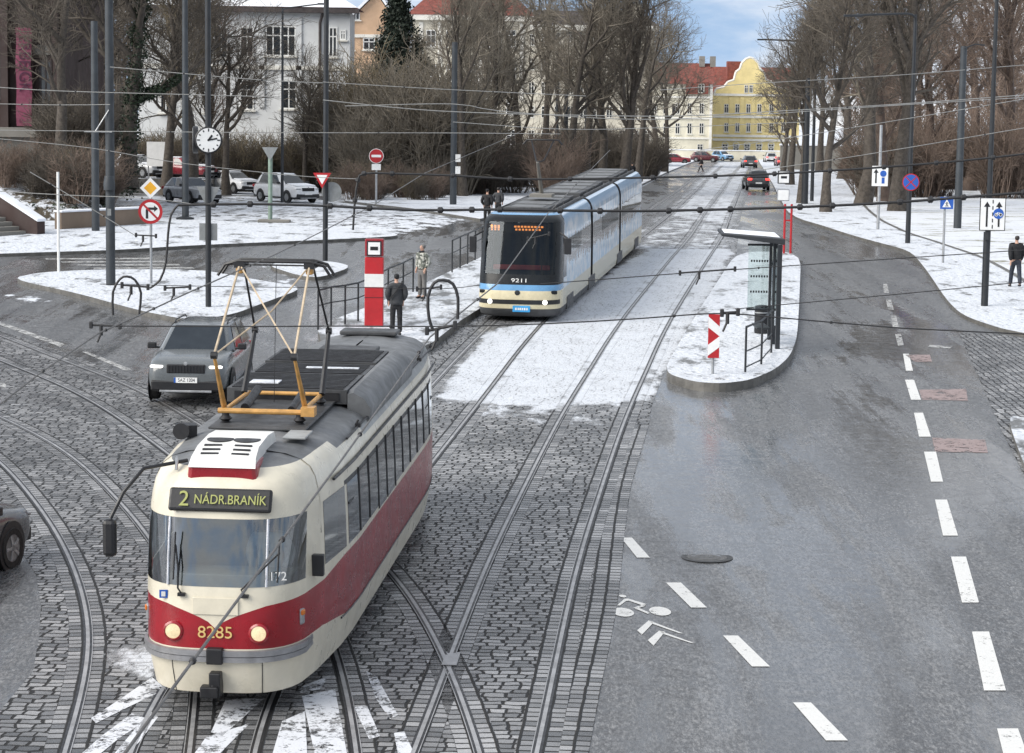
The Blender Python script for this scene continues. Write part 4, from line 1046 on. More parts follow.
# ================================================================== PEOPLE
def skinned(name,pts,edges,mat,parent,root=0,sub=2):
    me=bpy.data.meshes.new(name); me.from_pydata([p[:3] for p in pts],edges,[]); me.materials.append(mat)
    o=bpy.data.objects.new(name,me); COL.objects.link(o); o.parent=parent
    sk=o.modifiers.new('skin','SKIN'); sk.use_smooth_shade=True
    for i,p in enumerate(pts):
        d=me.skin_vertices[0].data[i]; r=p[3] if isinstance(p[3],tuple) else (p[3],p[3]); d.radius=r; d.use_root=(i==root)
    s=o.modifiers.new('sub','SUBSURF'); s.levels=sub; s.render_levels=sub
    return o
def chain(a): return [(a[i],a[i+1]) for i in range(len(a)-1)]
def make_person(label,loc,rz,hgt=1.75,top=None,trousers=None,hat=None,hood=False,pose='stand',group=None,bag=None,coat=1.0):
    """faces local -Y"""
    T=thing('person',label,'person',loc,rz,group); k=hgt/1.75
    st={'stand':(.0,.0),'walk':(.26,-.2),'stride':(.34,-.3)}[pose]
    hip=.93; J={}
    lf,rf=st
    def leg(s,dy):
        kn=(s*.10,-dy*.62 if dy>0 else -dy*.35-.06*0,.50); an=(s*.105,-dy,.09 if dy>=0 else .13)
        return [(s*.09,0,.90),(s*.10,-dy*.55-(.03 if dy else 0),.50),(s*.105,-dy,.10 if dy>=0 else .14)]
    la,ra=leg(1,lf),leg(-1,rf)
    sw=.18 if pose!='stand' else 0
    def arm(s,dy):
        if pose=='pocket' or pose=='stand': return [(s*.20,.0,1.42),(s*.26,.05,1.15),(s*.20,-.06,.96)]
        return [(s*.20,.0,1.42),(s*.235,dy*.5+.03,1.14),(s*.215,dy-.04,.88)]
    aL,aR=arm(1,sw),arm(-1,-sw)
    def sc(p,r): 
        rr=tuple(a*k for a in r) if isinstance(r,tuple) else r*k
        return (p[0]*k,p[1]*k,p[2]*k,rr)
    # body
    P_=[sc((0,0,.95),(.125,.10)),sc((0,0,1.12),(.115,.09)),sc((0,.01,1.32),(.145,.10)),sc((0,.01,1.44),(.10,.075)),sc((0,0,1.50),.052),sc((0,-.01,1.56),.058),sc((0,-.012,1.64),(.076,.092)),sc((0,0,1.715),(.06,.07)),
        sc((0,-.105,1.625),.016)]
    E=chain([0,1,2,3,4,5,6,7])+[(6,8)]
    for A in (aL,aR):
        i=len(P_); P_+= [sc(A[0],.058),sc(A[1],.043),sc(A[2],.03),sc((A[2][0],A[2][1]-.03,A[2][2]-.08),(.04,.02))]; E+=[(2,i)]+chain([i,i+1,i+2,i+3])
        q=len(P_); b=P_[i+3]
        for f in range(4):
            P_.append((b[0],b[1]+(-.03+.02*f)*k,b[2]-(.075-.008*abs(f-1))*k,.0095*k)); E.append((i+3,len(P_)-1))
        P_.append((b[0]-.02*k*(1 if A[0][0]>0 else -1),b[1]-.05*k,b[2]-.015*k,.011*k)); E.append((i+3,len(P_)-1))
    for A in (la,ra):
        i=len(P_); P_+=[sc(A[0],.08),sc(A[1],.056),sc(A[2],.04),sc((A[2][0],A[2][1]-.13,A[2][2]-.055),(.04,.028))]; E+=[(0,i)]+chain([i,i+1,i+2,i+3])
    skinned('body',P_,E,m['skin'],T)
    tr=[sc((0,0,.97),(.15,.12)),sc((0,0,.90),(.14,.12))]; e=[(0,1)]
    for A in (la,ra):
        i=len(tr); tr+=[sc((A[0][0],A[0][1],.82),.098),sc(A[1],.078),sc((A[2][0],A[2][1],A[2][2]-.02),.07)]; e+=[(1,i)]+chain([i,i+1,i+2])
    skinned('trousers',tr,e,trousers,T)
    lo=.93-.14*(coat-1)
    co=[sc((0,0,1.12),(.185,.145)),sc((0,.01,1.32),(.215,.155)),sc((0,.01,1.43),(.16,.115)),sc((0,.01,1.48),(.08,.075)),sc((0,0,lo),(.175,.14))]; e=[(0,1),(1,2),(2,3),(0,4)]
    cf=1+.25*(coat-1)
    co=[(a[0],a[1],a[2],tuple(q_*cf for q_ in (a[3] if isinstance(a[3],tuple) else (a[3],a[3])))) for a in co]
    for A in (aL,aR):
        i=len(co); co+=[sc(A[0],.095),sc(A[1],.082),sc((A[2][0],A[2][1],A[2][2]+.02),.052)]; e+=[(1,i)]+chain([i,i+1,i+2])
    skinned('jacket',co,e,top,T)
    if hood: skinned('hood',[sc((0,.06,1.50),(.10,.07)),sc((0,.04,1.62),(.105,.11)),sc((0,.03,1.71),(.085,.09))],[(0,1),(1,2)],hat or top,T)
    else: skinned('hat' if hat else 'hair',[sc((0,.045,1.575),(.07,.06)),sc((0,.025,1.67),(.09,.10)),sc((0,.015,1.735),(.065,.075))],[(0,1),(1,2)],hat or m['hair'],T)
    for A in (la,ra):
        i=A[2]; b=skinned('shoe',[sc((i[0],i[1]+.04,i[2]-.05),.048),sc((i[0],i[1]-.08,i[2]-.058),(.052,.04)),sc((i[0],i[1]-.17,i[2]-.062),(.045,.032))],[(0,1),(1,2)],m['black'],T,1)
    if bag:
        b=MB(); b.box((.0,.20*k,1.22*k),(.30,.14,.40)); b.build('bag',bag,T,False,.05)
    return T
m['hair']=M('dark_hair',(.025,.02,.018),.6); m['clblack']=M('black_cloth',(.012,.012,.014),.85,0,.3,6); m['clnavy']=M('navy_denim',(.025,.03,.045),.8,0,.3,6); m['clgrey']=M('dark_grey_cloth',(.04,.042,.046),.85,0,.3,6); m['cltan']=M('grey_cloth',(.15,.145,.14),.85,0,.3,6)
def camo():
    n=N('camouflage_cloth'); o=n.obj(); a=n.noise(o,9,3,.5); b=n.noise(o,14,3,.6)
    c=n.mix(n.ramp(a,.47,.53),(.12,.13,.11),(.42,.42,.38)); c=n.mix(n.ramp(b,.54,.58),c,(.04,.045,.04)); n.bsdf(Base_Color=c,Roughness=.85); return n.mat
m['camo']=camo()
c=ground_at(1015,291); make_person('man in black jacket and dark jeans walking away on the snowy right pavement',(c.x,c.y,c.z+.12),R(182),1.8,m['clblack'],m['clnavy'],None,False,'walk')
c=ground_at(396,343); make_person('person in dark grey coat with crossed strap, back turned, beside the red and white pillar',(c.x,c.y,c.z+.2),R(190),1.72,m['clgrey'],m['clblack'],m['clblack'],False,'stand',coat=1.6)
b=MB(); TT=[o for o in bpy.data.objects if o.name.startswith('person')][-1]
b.tube([(.2,.13,1.02),(.06,.165,1.2),(-.12,.13,1.42),(-.15,.03,1.50)],.018,6); b.build('bag_strap',m['clblack'],TT,True)
c=ground_at(422,305); make_person('person in camouflage jacket, dark scarf and grey cap standing on the railed platform',(c.x,c.y,c.z+.2),R(-45),1.72,m['camo'],m['cltan'],m['cltan'],False,'stand')
TT=[o for o in bpy.data.objects if o.name.startswith('person') and o.parent is None][-1]
skinned('scarf',[(0,-.03,1.44,(.13,.11)),(0,-.04,1.52,(.11,.10))],[(0,1)],m['clblack'],TT)
c=ground_at(487,229); make_person('person in black by the platform railing, half hidden by the blue tram mirror',(c.x,c.y,c.z+.14),R(160),1.75,m['clblack'],m['clblack'],m['clblack'],False,'stand')
c=ground_at(498,224); make_person('person in dark brown coat standing just behind the blue tram front',(c.x,c.y,c.z+.14),R(160),1.65,m['clgrey'],m['clblack'],m['hair'],False,'stand')
c=ground_at(701,172.5); make_person('pedestrian in dark clothes striding across the far end of the street',(c.x,c.y,c.z+.02),R(-80),1.75,m['clblack'],m['clblack'],None,False,'stride')
c=ground_at(632,184); make_person('person in black on the left pavement just beyond the blue tram, left of two',(c.x,c.y,c.z+.14),R(180),1.75,m['clblack'],m['clblack'],None,False,'walk','people beyond the blue tram')
c=ground_at(639,182); make_person('person in dark coat on the left pavement beyond the blue tram, right of two',(c.x,c.y,c.z+.14),R(170),1.75,m['clgrey'],m['clblack'],m['clblack'],False,'walk','people beyond the blue tram')
c=ground_at(812,166); make_person('distant person in black between the right hand tree trunks',(c.x,c.y,c.z+.14),R(180),1.75,m['clblack'],m['clblack'],None,False,'walk')
# driver sits inside the red tram
dr_=make_person('tram driver in pale shirt seated behind the windscreen of the red tram',(0,0,0),0,1.75,M('pale_blue_shirt',(.5,.55,.6),.8),m['clnavy'],None,False,'stand')
Mt=Matrix.Translation(red_tram.location)@red_tram.rotation_euler.to_matrix().to_4x4()
p_=Mt@Vector((.3,1.95,.44)); dr_.location=p_; dr_.rotation_euler=red_tram.rotation_euler

# ================================================================== SIGNS AND POLES
def disc(mb,r,z,y,m_=0,n=28,x=0,th=.004): mb.lathe([(r,0),(r,th),(0,th)],n,(x,y,z),'Y',m_)
def pole_thing(name,label,cat,px,py,Y=None,up=0,rz=0,group=None):
    c=P(px,py) if Y is None else PD(px,py,Y); z=G(c.y)+up
    return thing(name,label,cat,(c.x,c.y,z),rz,group),Vector((c.x,c.y,z))
def zt(px,py,base): return PD(px,py,base.y).z-base.z
def post(T,r,h,mat_,name='pole',r1=None,n=12,z0=0,base=False):
    y_=r; b=MB(); b.tube([(0,y_,z0-.05),(0,y_,(z0+h)/2),(0,y_,h)],[r,(r+(r1 or r))/2,r1 or r],n); return b.build(name,mat_,T,True)
def px2m(base,px): return px*base.y/F
# -- tall poles: label, base px, top y px, radius px
def tall(name,label,cat,bx,by,topy,rpx,mat_,up=.13,r1=None,group=None):
    T,b=pole_thing(name,label,cat,bx,by,None,up,0,group); h=zt(bx,topy,b); r=px2m(b,rpx)
    post(T,r,h,mat_,'pole',r*(r1 or .8)); return T,b,h
G_='overhead line poles'
T,b,h=tall('wire_pole','thickest dark grey pole, standing on the triangular traffic island','pole',110,290,-12,4.8,m['gpole'],.15,.85,G_)
q=MB(); q.lathe([(px2m(b,5.6),zt(110,190,b)),(px2m(b,5.9),zt(110,184,b)),(px2m(b,4.6),zt(110,176,b))],16); q.build('collar',m['gpole'],T,True)
q=MB(); q.box((.02,-px2m(b,4.9),zt(110,212,b)),(.12,.02,.22)); q.build('plate',m['signgrey'],T)
q=MB(); q.tube([(0,0,zt(110,110,b)),(-.45,0,zt(110,132,b))],.02,6); q.tube([(-.8,0,zt(110,132,b)),(.1,0,zt(110,132,b))],.02,6); q.build('bracket',m['galv'],T)
T,b,h=tall('wire_pole','dark grey pole just left of the thickest pole, on the far pavement','pole',95,234,21,4,m['gpole'],.13,.85,G_)
T,b,h=tall('wire_pole','dark pole with round foot behind the clock post','pole',185,222,-5,3.5,m['gpole'],.13,.8,G_)
q=MB(); q.lathe([(px2m(b,9),0),(px2m(b,9),.08),(px2m(b,4),.14)],20); q.build('foot',m['dsteel'],T,True)
T,b,h=tall('wire_pole','dark pole with two white bands in the snowy park, left of the blue tram','pole',453,207,42,3.4,m['gpole'],.14,.8,G_)
for yy in (158,170):
    q=MB(); q.box((px2m(b,4.5),-px2m(b,3.2),zt(453,yy,b)),(px2m(b,5),.05,px2m(b,7.5))); q.build('white_plate',m['white'],T)
T,b,h=tall('wire_pole','thick grey pole on the right, beyond the blue crossing sign','pole',958,231,46,4.0,m['gpole'],.12,.8,G_)
q=MB(); q.tube([(.0,0,h-.1),(.5,0,h+.1),(.95,0,h+.05)],.04,6); q.build('arm',m['dsteel'],T,True)
T,b,h=tall('wire_pole','dark pole among the trunks left of the leaning tree','pole',805,206,78,3.4,m['dsteel'],.12,.75,G_)
T,b,h=tall('wire_pole','dark pole among the trunks behind the blue tram','pole',586,176,62,2.6,m['dsteel'],.14,.7,G_)
T,b,h=tall('wire_pole','slim dark pole right of the lamp post behind the blue tram','pole',565,186,57,2.6,m['dsteel'],.14,.7,G_)
# -- lamp posts
def lamp(label,bx,by,topy,rpx,tipx,tipy,up=.13,lum=.55):
    T,b=pole_thing('street_lamp',label,'street lamp',bx,by,None,up,0,'street lamps with long arms'); h=zt(bx,topy,b); r=px2m(b,rpx); post(T,r,h,m['dsteel'],'pole',r*.6)
    dx=px2m(b,tipx-bx); z2=zt(bx,tipy,b); q=MB(); q.tube([(0,0,h-.15),(dx*.06,0,h-.02),(dx*.14,0,h+.02),(dx,0,z2)],r*.42,8); q.build('arm',m['dsteel'],T,True)
    q=MB(); q.box((dx,0,z2-.02),(lum,.22,.10)); q.build('lamp_head',m['dsteel'],T,False,.03); return T,b
lamp('tall lamp post behind the blue tram, its arm reaching right',556,182,33,2.0,622,31,.14)
lamp('thin lamp post left of the black give way post',282,204,8,1.6,322,3,.13,.6)
lamp('lamp post with no stopping sign, arm reaching left over the right pavement',908,246,14,2.6,846,16,.12,.8)
lamp('lamp post by the leaning tree, arm reaching left over the street',812,203,42,1.9,760,40,.12,.9)
# -- clock
T,b=pole_thing('street_clock','white faced station clock on a black post, showing thirteen past one','clock',208,312,None,.15); h=zt(208,-10,b); post(T,px2m(b,2.9),h,m['dsteel'])
zc=zt(208,140,b); rc=px2m(b,13.5)
def clock(face_parent,rot,x,y):
    q=MB(); q.lathe([(rc*.94,-.08),(rc,-.06),(rc,.06),(rc*.94,.08)],32,(0,0,0),'Y'); o=q.build('clock_case',m['black'],face_parent,True); o.location=(x,y,zc); o.rotation_euler=(0,0,rot)
    q=MB(); q.lathe([(rc*.88,.082),(rc*.88,.086),(0,.086)],32,(0,0,0),'Y'); d=q.build('clock_face',m['signwhite'],o)
    q=MB()
    for i in range(12):
        t=2*PI*i/12; l=.10 if i%3 else .16; q.box((math.sin(t)*rc*.74,-.09,math.cos(t)*rc*.74),(.035,.006,rc*l*1.4),0,0,Matrix.Rotation(t,3,'Y'))
    for ang,l,w_ in ((36,.46,.06),(78,.66,.045)):
        t=R(ang); q.box((math.sin(t)*rc*l*.42,-.095,math.cos(t)*rc*l*.42),(w_,.006,rc*l*1.1),0,0,Matrix.Rotation(t,3,'Y'))
    q.build('clock_hands',m['black'],d)
clock(T,R(8),.04,-.12); clock(T,R(-82),-px2m(b,13),.18)
q=MB(); q.box((-.1,0,zc+.0),(.5,.08,.08)); q.build('clock_bracket',m['dsteel'],T)
zs=zt(208,194,b); a=px2m(b,13)
q=MB(); q.prism([(-a*.9,zs+a*.55),(a*.9,zs+a*.55),(.06,zs-a*.95),(-.06,zs-a*.95)],.10,.105); q.build('give_way_sign_back',m['signgrey'],T)
q=MB(); q.box((0,.1,zt(208,232,b)),(px2m(b,18),.02,px2m(b,17))); q.build('plate_back',m['signgrey'],T)
# -- yellow diamond and no right turn
T,b=pole_thing('sign_post','yellow priority diamond above a no right turn sign on a thin post','road sign',151,288,None,.15); post(T,px2m(b,1.3),zt(151,178,b),m['galv'])
zz=zt(150,188,b); d=px2m(b,10.5)
def dia(y0,y1,s): 
    q=MB(); q.prism([(-d*s,zz),(0,zz-d*s),(d*s,zz),(0,zz+d*s)],y0,y1); return q
o=dia(-.05,-.04,1).build('priority_sign',m['signwhite'],T); dia(-.055,-.049,.62).build('yellow_field',m['signyellow'],o)
zz=zt(150,211.5,b); r=px2m(b,12.2)
q=MB(); disc(q,r,zz,-.045); o=q.build('no_right_turn_sign',m['signred'],T); q=MB(); disc(q,r*.76,zz,-.051); o2=q.build('white_field',m['signwhite'],o)
q=MB(); q.box((-r*.28,-.057,zz-r*.2),(r*.2,.004,r*.75)); q.box((-r*.0,-.0572,zz+r*.24),(r*.7,.004,r*.2)); q.prism([(r*.3,zz+r*.5),(r*.62,zz+r*.24),(r*.3,zz-r*.02)],-.059,-.055); q.build('arrow',m['black'],o2)
q=MB(); q.box((0,-.062,zz),(r*.16,.004,r*1.6),0,0,Matrix.Rotation(R(-45),3,'Y')); q.build('slash',m['signred'],o2)
# -- give way on black post
T,b=pole_thing('sign_post','red edged give way triangle high on a black post','road sign',325,263,None,.13); post(T,px2m(b,2.6),zt(325,-8,b),m['dsteel'])
zz=zt(322,178,b); d=px2m(b,9)
def tri(s,y0,y1,mt,nm,par):
    q=MB(); q.prism([(-d*s,zz+d*.58*s),(d*s,zz+d*.58*s),(0,zz-d*1.15*s)],y0,y1); return q.build(nm,mt,par)
o=tri(1,-.13,-.12,m['signred'],'give_way_sign',T); tri(.6,-.136,-.129,m['signwhite'],'white_field',o); o.location.x=-px2m(b,3)
q=MB(); q.lathe([(px2m(b,10),0),(px2m(b,10),.02),(0,.02)],28,(px2m(b,6),.16,zt(325,192,b)),'Y'); q.build('round_sign_back',m['signgrey'],T)
# -- no entry
T,b=pole_thing('sign_post','round red no entry sign with white plate below, in front of the brown bushes','road sign',376,206,None,.14); post(T,px2m(b,1.1),zt(376,150,b),m['galv'])
zz=zt(376,156,b); r=px2m(b,6.8); q=MB(); disc(q,r,zz,-.045); o=q.build('no_entry_sign',m['signred'],T); q=MB(); q.box((0,-.056,zz),(r*1.4,.006,r*.36)); q.build('white_bar',m['signwhite'],o)
q=MB(); disc(q,r*1.08,zz,-.035); q.build('white_rim',m['signwhite'],T)
q=MB(); q.box((0,-.05,zt(376,167,b)),(px2m(b,9),.01,px2m(b,6))); q.build('plate',m['signwhite'],T)
# -- green post with triangular sign back
T,b=pole_thing('sign_post','pale green post with a grey triangle seen from behind, left of the give way post','road sign',270,225,None,.13); post(T,px2m(b,2.2),zt(270,150,b),M('green_post',(.2,.27,.22),.5)); zz=zt(270,152,b); d=px2m(b,8)
q=MB(); q.prism([(-d,zz+d*.6),(d,zz+d*.6),(0,zz-d*1.1)],-.08,-.07); q.build('sign_back',m['signgrey'],T)
q=MB(); q.box((.2,0,.06),(px2m(b,32),.7,.14)); q.build('foot_slab',m['stone'],T,False,.03)
# -- right hand signs
T,b=pole_thing('sign_post','white lane sign with two black arrows and a blue bicycle disc on a dark post','road sign',985,310,None,.12); h=zt(992,-8,b)
post(T,px2m(b,3.6),zt(985,232,b),m['dsteel']); 
q=MB(); q.tube([(0,0,zt(985,240,b)),(0,0,h)],[px2m(b,2.9),px2m(b,1.8)],10); q.build('upper_pole',m['dsteel'],T,True)
zz=zt(990,214,b); w_,hh=px2m(b,26),px2m(b,33); x0=px2m(b,3)
q=MB(); q.box((x0,-.14,zz),(w_,.02,hh)); o=q.build('lane_sign',m['black'],T,False,.01); q=MB(); q.box((x0,-.148,zz),(w_*.93,.012,hh*.95)); o2=q.build('white_field',m['signwhite'],o)
def arrow(mb,x,z0,z1,wd,y,head):
    mb.box((x,y,(z0+z1-head)/2),(wd,.004,z1-z0-head)); mb.prism([(x-head*.62,z1-head),(x+head*.62,z1-head),(x,z1)],y-.002,y+.002)
q=MB(); arrow(q,x0-w_*.22,zz-hh*.38,zz+hh*.38,w_*.07,-.157,hh*.16); q.build('arrow',m['black'],o2)
q=MB(); arrow(q,x0+w_*.24,zz-hh*.38,zz+hh*.38,w_*.07,-.157,hh*.16); q.build('arrow',m['black'],o2)
q=MB()
for i in range(5): q.box((x0,-.157,zz-hh*.38+i*hh*.19),(w_*.04,.004,hh*.11))
q.build('lane_line',m['black'],o2)
q=MB(); disc(q,w_*.2,zz+hh*.02,-.160,0,24,x0+w_*.22); o3=q.build('bicycle_disc',m['signblue'],o2)
q=MB()
for s in (-1,1): q.lathe([(w_*.065,0),(w_*.065,.003),(w_*.045,.003),(w_*.045,0)],14,(x0+w_*.22+s*w_*.085,-.166,zz-hh*.01),'Y')
q.tube([(x0+w_*.14,-.168,zz-hh*.01),(x0+w_*.18,-.168,zz+hh*.05),(x0+w_*.27,-.168,zz+hh*.05),(x0+w_*.22,-.168,zz-hh*.01),(x0+w_*.18,-.168,zz+hh*.05)],.009,4); q.build('bicycle',m['signwhite'],o3)
T,b=pole_thing('sign_post','small blue zebra crossing sign on a thin grey post, right pavement','road sign',943,266,None,.12); post(T,px2m(b,1.2),zt(945,196,b),m['galv']); zz=zt(946,203,b); w_=px2m(b,13)
q=MB(); q.box((.05,-.05,zz),(w_,.012,w_*.92)); o=q.build('crossing_sign',m['signblue'],T); q=MB(); q.prism([(.05-w_*.34,zz-w_*.32),(.05+w_*.34,zz-w_*.32),(.05,zz+w_*.3)],-.062,-.056); o2=q.build('white_triangle',m['signwhite'],o)
q=MB(); q.tube([(.05,-.066,zz+w_*.1),(.05,-.066,zz-w_*.08),(.05-w_*.09,-.066,zz-w_*.26)],w_*.025,4); q.tube([(.05,-.066,zz-w_*.08),(.05+w_*.09,-.066,zz-w_*.26)],w_*.025,4); q.tube([(.05-w_*.1,-.066,zz-w_*.04),(.05,-.066,zz+w_*.05),(.05+w_*.1,-.066,zz-w_*.04)],w_*.02,4); q.build('walking_figure',m['black'],o2)
T,b=pole_thing('no_stopping_sign','round blue no stopping sign with red cross on the lamp post','road sign',908,246.6,None,.12)
zz=zt(908,182,b); r=px2m(b,8.6); q=MB(); disc(q,r,zz,-.18); o=q.build('rim',m['signred'],T); q=MB(); disc(q,r*.88,zz,-.186); o2=q.build('blue_field',m['signblue'],o)
q=MB()
for s in (45,-45): q.box((0,-.192-.0005*(s>0),zz),(r*.13,.004,r*1.66),0,0,Matrix.Rotation(R(s),3,'Y'))
q.build('cross',m['signred'],o2); q=MB(); q.tube([(0,-.17,zz),(0,-.02,zz)],.02,6); q.build('bracket',m['galv'],T)
T,b=pole_thing('sign_post','white sign with arrow and cyclist on a slim pale pole, right pavement','road sign',878,232,None,.12); post(T,px2m(b,1.5),zt(880,125,b),m['galv']); zz=zt(879,176,b); w_=px2m(b,16); hh=px2m(b,20)
q=MB(); q.box((0,-.06,zz),(w_,.014,hh)); o=q.build('panel',m['signwhite'],T,False,.004); q=MB(); arrow(q,-w_*.25,zz-hh*.36,zz+hh*.36,w_*.1,-.07,hh*.2); q.build('arrow',m['black'],o)
q=MB(); disc(q,w_*.2,zz+hh*.12,-.068,0,18,w_*.2); q.box((w_*.2,-.0705,zz-hh*.22),(w_*.18,.004,hh*.3)); q.build('blue_mark',m['signblue'],o)
# -- white marker post at left
T,b=pole_thing('marker_post','thin pale post on the left tip of the triangular island','post',58.5,276,None,.15); post(T,px2m(b,1.4),zt(55.5,172,b),m['white'])
# -- chevron marker on the stop island
T,b=pole_thing('chevron_marker','red and white chevron board on a short post at the island nose','road sign',712.5,383,None,.2); post(T,.035,zt(713,318,b),m['galv']); zz=zt(713,336,b); w_=px2m(b,11.5); hh=px2m(b,44)
q=MB(); q.box((0,-.05,zz),(w_,.02,hh)); o=q.build('board',m['signred'],T,False,.004)
q=MB()
q.prism([(-w_*.5,zz+hh*.45),(-w_*.5,zz+hh*.20),(w_*.5,zz+hh*.0),(w_*.5,zz+hh*.22)],-.066,-.061)
q.prism([(-w_*.5,zz-hh*.45),(-w_*.5,zz-hh*.20),(w_*.5,zz+hh*.0),(w_*.5,zz-hh*.25)],-.0665,-.0605); q.build('white_bands',m['signwhite'],o)
# -- bus stop pole red with sign
T,b=pole_thing('stop_sign_post','red tram stop post with two pale sign boxes behind the shelter','tram stop sign',787,259,None,.22)
q=MB()
for dx in (-.13,.13): q.tube([(dx,0,0),(dx,0,zt(787,204,b))],.045,8)
q.box((0,0,1.3),(.3,.03,.06)); q.build('posts',m['signred'],T,True)
z1,z2=zt(781,181,b),zt(781,195,b); x0=-px2m(b,5.5)
q=MB(); q.box((x0,0,z1+.15),(px2m(b,12),.12,px2m(b,13))); o=q.build('sign_box',m['dsteel'],T,False,.02); q=MB(); q.box((x0,-.064,z1+.15),(px2m(b,10),.01,px2m(b,11))); o2=q.build('face',m['signwhite'],o); q=MB(); q.box((x0,-.072,z1+.15),(px2m(b,6),.006,px2m(b,2.4))); q.build('tram_symbol',m['black'],o2)
q=MB(); q.box((x0,0,z2),(px2m(b,12),.10,px2m(b,12))); o=q.build('line_box',m['galv'],T,False,.02); q=MB(); q.box((x0,-.054,z2),(px2m(b,10.5),.008,px2m(b,10))); q.build('face',m['signwhite'],o)
# -- red white pillar
T,b=pole_thing('stop_pillar','tall red pillar with a white band and tram stop box on top','tram stop sign',374,333,None,.2); w_=px2m(b,18.5); hp=zt(374,257,b); h=zt(374,239,b)
q=MB(); q.box((0,0,hp/2),(w_,w_*.75,hp)); o=q.build('column',m['signred'],T,False,.02)
z1=zt(374,280,b); q=MB(); q.box((0,0,z1),(w_+.012,w_*.75+.012,px2m(b,13))); q.build('white_band',m['white'],o)
q=MB(); q.box((0,0,hp*.42),(w_+.008,w_*.75+.008,.015)); q.build('seam',m['black'],o)
q=MB(); q.box((0,0,(hp+h)/2+.02),(w_*1.0,w_*.75,h-hp-.02)); o=q.build('sign_box',m['red'],T,False,.02); q=MB(); q.box((0,-w_*.375-.01,(hp+h)/2),(w_*.78,.02,(h-hp)*.82)); o2=q.build('frame',m['dsteel'],o); q=MB(); q.box((0,-w_*.375-.022,(hp+h)/2),(w_*.64,.008,(h-hp)*.68)); o3=q.build('face',m['signwhite'],o2) if False else q.build('face',m['signwhite'],o)
q=MB(); q.box((0,-w_*.375-.03,(hp+h)/2),(w_*.42,.006,(h-hp)*.2)); q.build('tram_symbol',m['black'],o)
# -- shelter on the island
c1=P(777,357)
zb=G(c1.y)+.22
T=thing('tram_stop_shelter','dark tram stop shelter with glass side and thin snowy roof on the island','shelter',(c1.x,c1.y,zb),0)
Ys=1.9; hh=zt(777,243,Vector((c1.x,c1.y,zb)))-.05; sl=(G(c1.y+1.9)-G(c1.y))
for i,t in enumerate((0,.5,1)):
    q=MB(); q.box((.0,Ys*t,hh/2+sl*t),(.12,.14,hh)); q.build('post',m['dsteel'],T,False,.01)
wr=px2m(Vector((0,c1.y,0)),58); q=MB()
q.add([(.12,-.1,hh),(-wr,.2,hh+.20),(-wr,Ys-.4,hh+.20+sl),(.12,Ys+.1,hh+sl),(.12,-.1,hh+.16),(-wr,.2,hh+.27),(-wr,Ys-.4,hh+.27+sl),(.12,Ys+.1,hh+.16+sl)],[(3,2,1,0),(4,5,6,7),(0,1,5,4),(1,2,6,5),(2,3,7,6),(3,0,4,7)]); o=q.build('shelter_roof',m['dsteel'],T,False,.02)
q=MB(); q.add([(.05,.35,hh+.166),(-wr+.1,.5,hh+.270),(-wr+.1,Ys-.6,hh+.270+sl),(.05,Ys-.2,hh+.166+sl),(.05,.35,hh+.185),(-wr+.1,.5,hh+.29),(-wr+.1,Ys-.6,hh+.29+sl),(.05,Ys-.2,hh+.185+sl)],[(4,5,6,7),(0,1,5,4),(1,2,6,5),(2,3,7,6),(3,0,4,7)]); q.build('roof_snow',m['roofsnow'],o,False,.02)
q=MB(); q.box((-.02,Ys/2,hh/2+sl/2+.2),(.015,Ys-.2,hh-.7)); q.build('glass_back',m['clearglass'],T)
wg=px2m(Vector((0,c1.y,0)),21); q=MB(); q.box((-wg/2-.08,Ys-.05,hh*.62+sl),(wg,.015,hh*.62)); gp=q.build('glass_side',m['clearglass'],T)
q=MB()
for k in range(3):
    for j in range(7): q.box((-wg*.95+j*wg*.13-.02,Ys-.062,hh*.78-k*.42+sl),(wg*.08,.006,.06))
q.build('dot_rows',m['black'],gp)
q=MB()
for z_ in (hh*.3,hh*.94): q.box((-wg/2-.08,Ys-.05,z_+sl),(wg+.05,.05,.06))
q.build('glass_frame',m['dsteel'],T)
q=MB(); q.box((-.35,Ys*.5,.48+sl*.5),(.35,Ys*.7,.05)); q.build('bench',m['dsteel'],T,False,.01)
# -- litter bin
T,b=pole_thing('litter_bin','black cylindrical litter bin under the shelter edge on the island','litter bin',761,341,None,.22); r=px2m(b,7.2); h=zt(761,305,b)
q=MB(); q.lathe([(r*.92,0),(r,.04),(r,h*.8),(r*.9,h*.82)],24); q.build('bin_body',m['black'],T,True)
q=MB(); q.lathe([(r*.92,h*.84),(r*.95,h*.97),(r*.5,h*1.0),(0,h)],24); q.build('bin_lid',m['dsteel'],T,True)
q=MB(); q.lathe([(r*1.03,h*.72),(r*1.03,h*.76)],24); q.build('band',m['galv'],T,True)
# -- curved guard rail on the island nose
def guard(name,label,pts,h,up,cat='railing',mid=True,posts=None):
    w3=[P(x,y) for x,y in pts]; b=w3[0]; T=thing(name,label,cat,(b.x,b.y,G(b.y)+up)); o=Vector((b.x,b.y,G(b.y)+up))
    L3=[Vector((p.x,p.y,G(p.y)+up))-o for p in w3]
    for p in L3:
        q=MB(); q.tube([p,p+Vector((0,0,h))],.028,8); q.build('post',m['dsteel'],T,True)
    q=MB(); q.tube([p+Vector((0,0,h)) for p in L3],.028,8); q.build('top_rail',m['dsteel'],T,True)
    if mid:
        for f in ((.35,.0) if mid==2 else (.5,)):
            q=MB(); q.tube([p+Vector((0,0,h*f+.12)) for p in L3],.018,6); q.build('lower_rail',m['dsteel'],T,True)
    return T
guard('railing','curved dark guard rail around the bin at the island nose',[(745,381),(761,373),(771,361)],1.12,.22,mid=2)
guard('railing','dark platform railing behind the red and white pillar',[(318,337),(331,333),(345,331),(358,328),(373,321),(388,311),(403,304),(413,298)],1.1,.2)
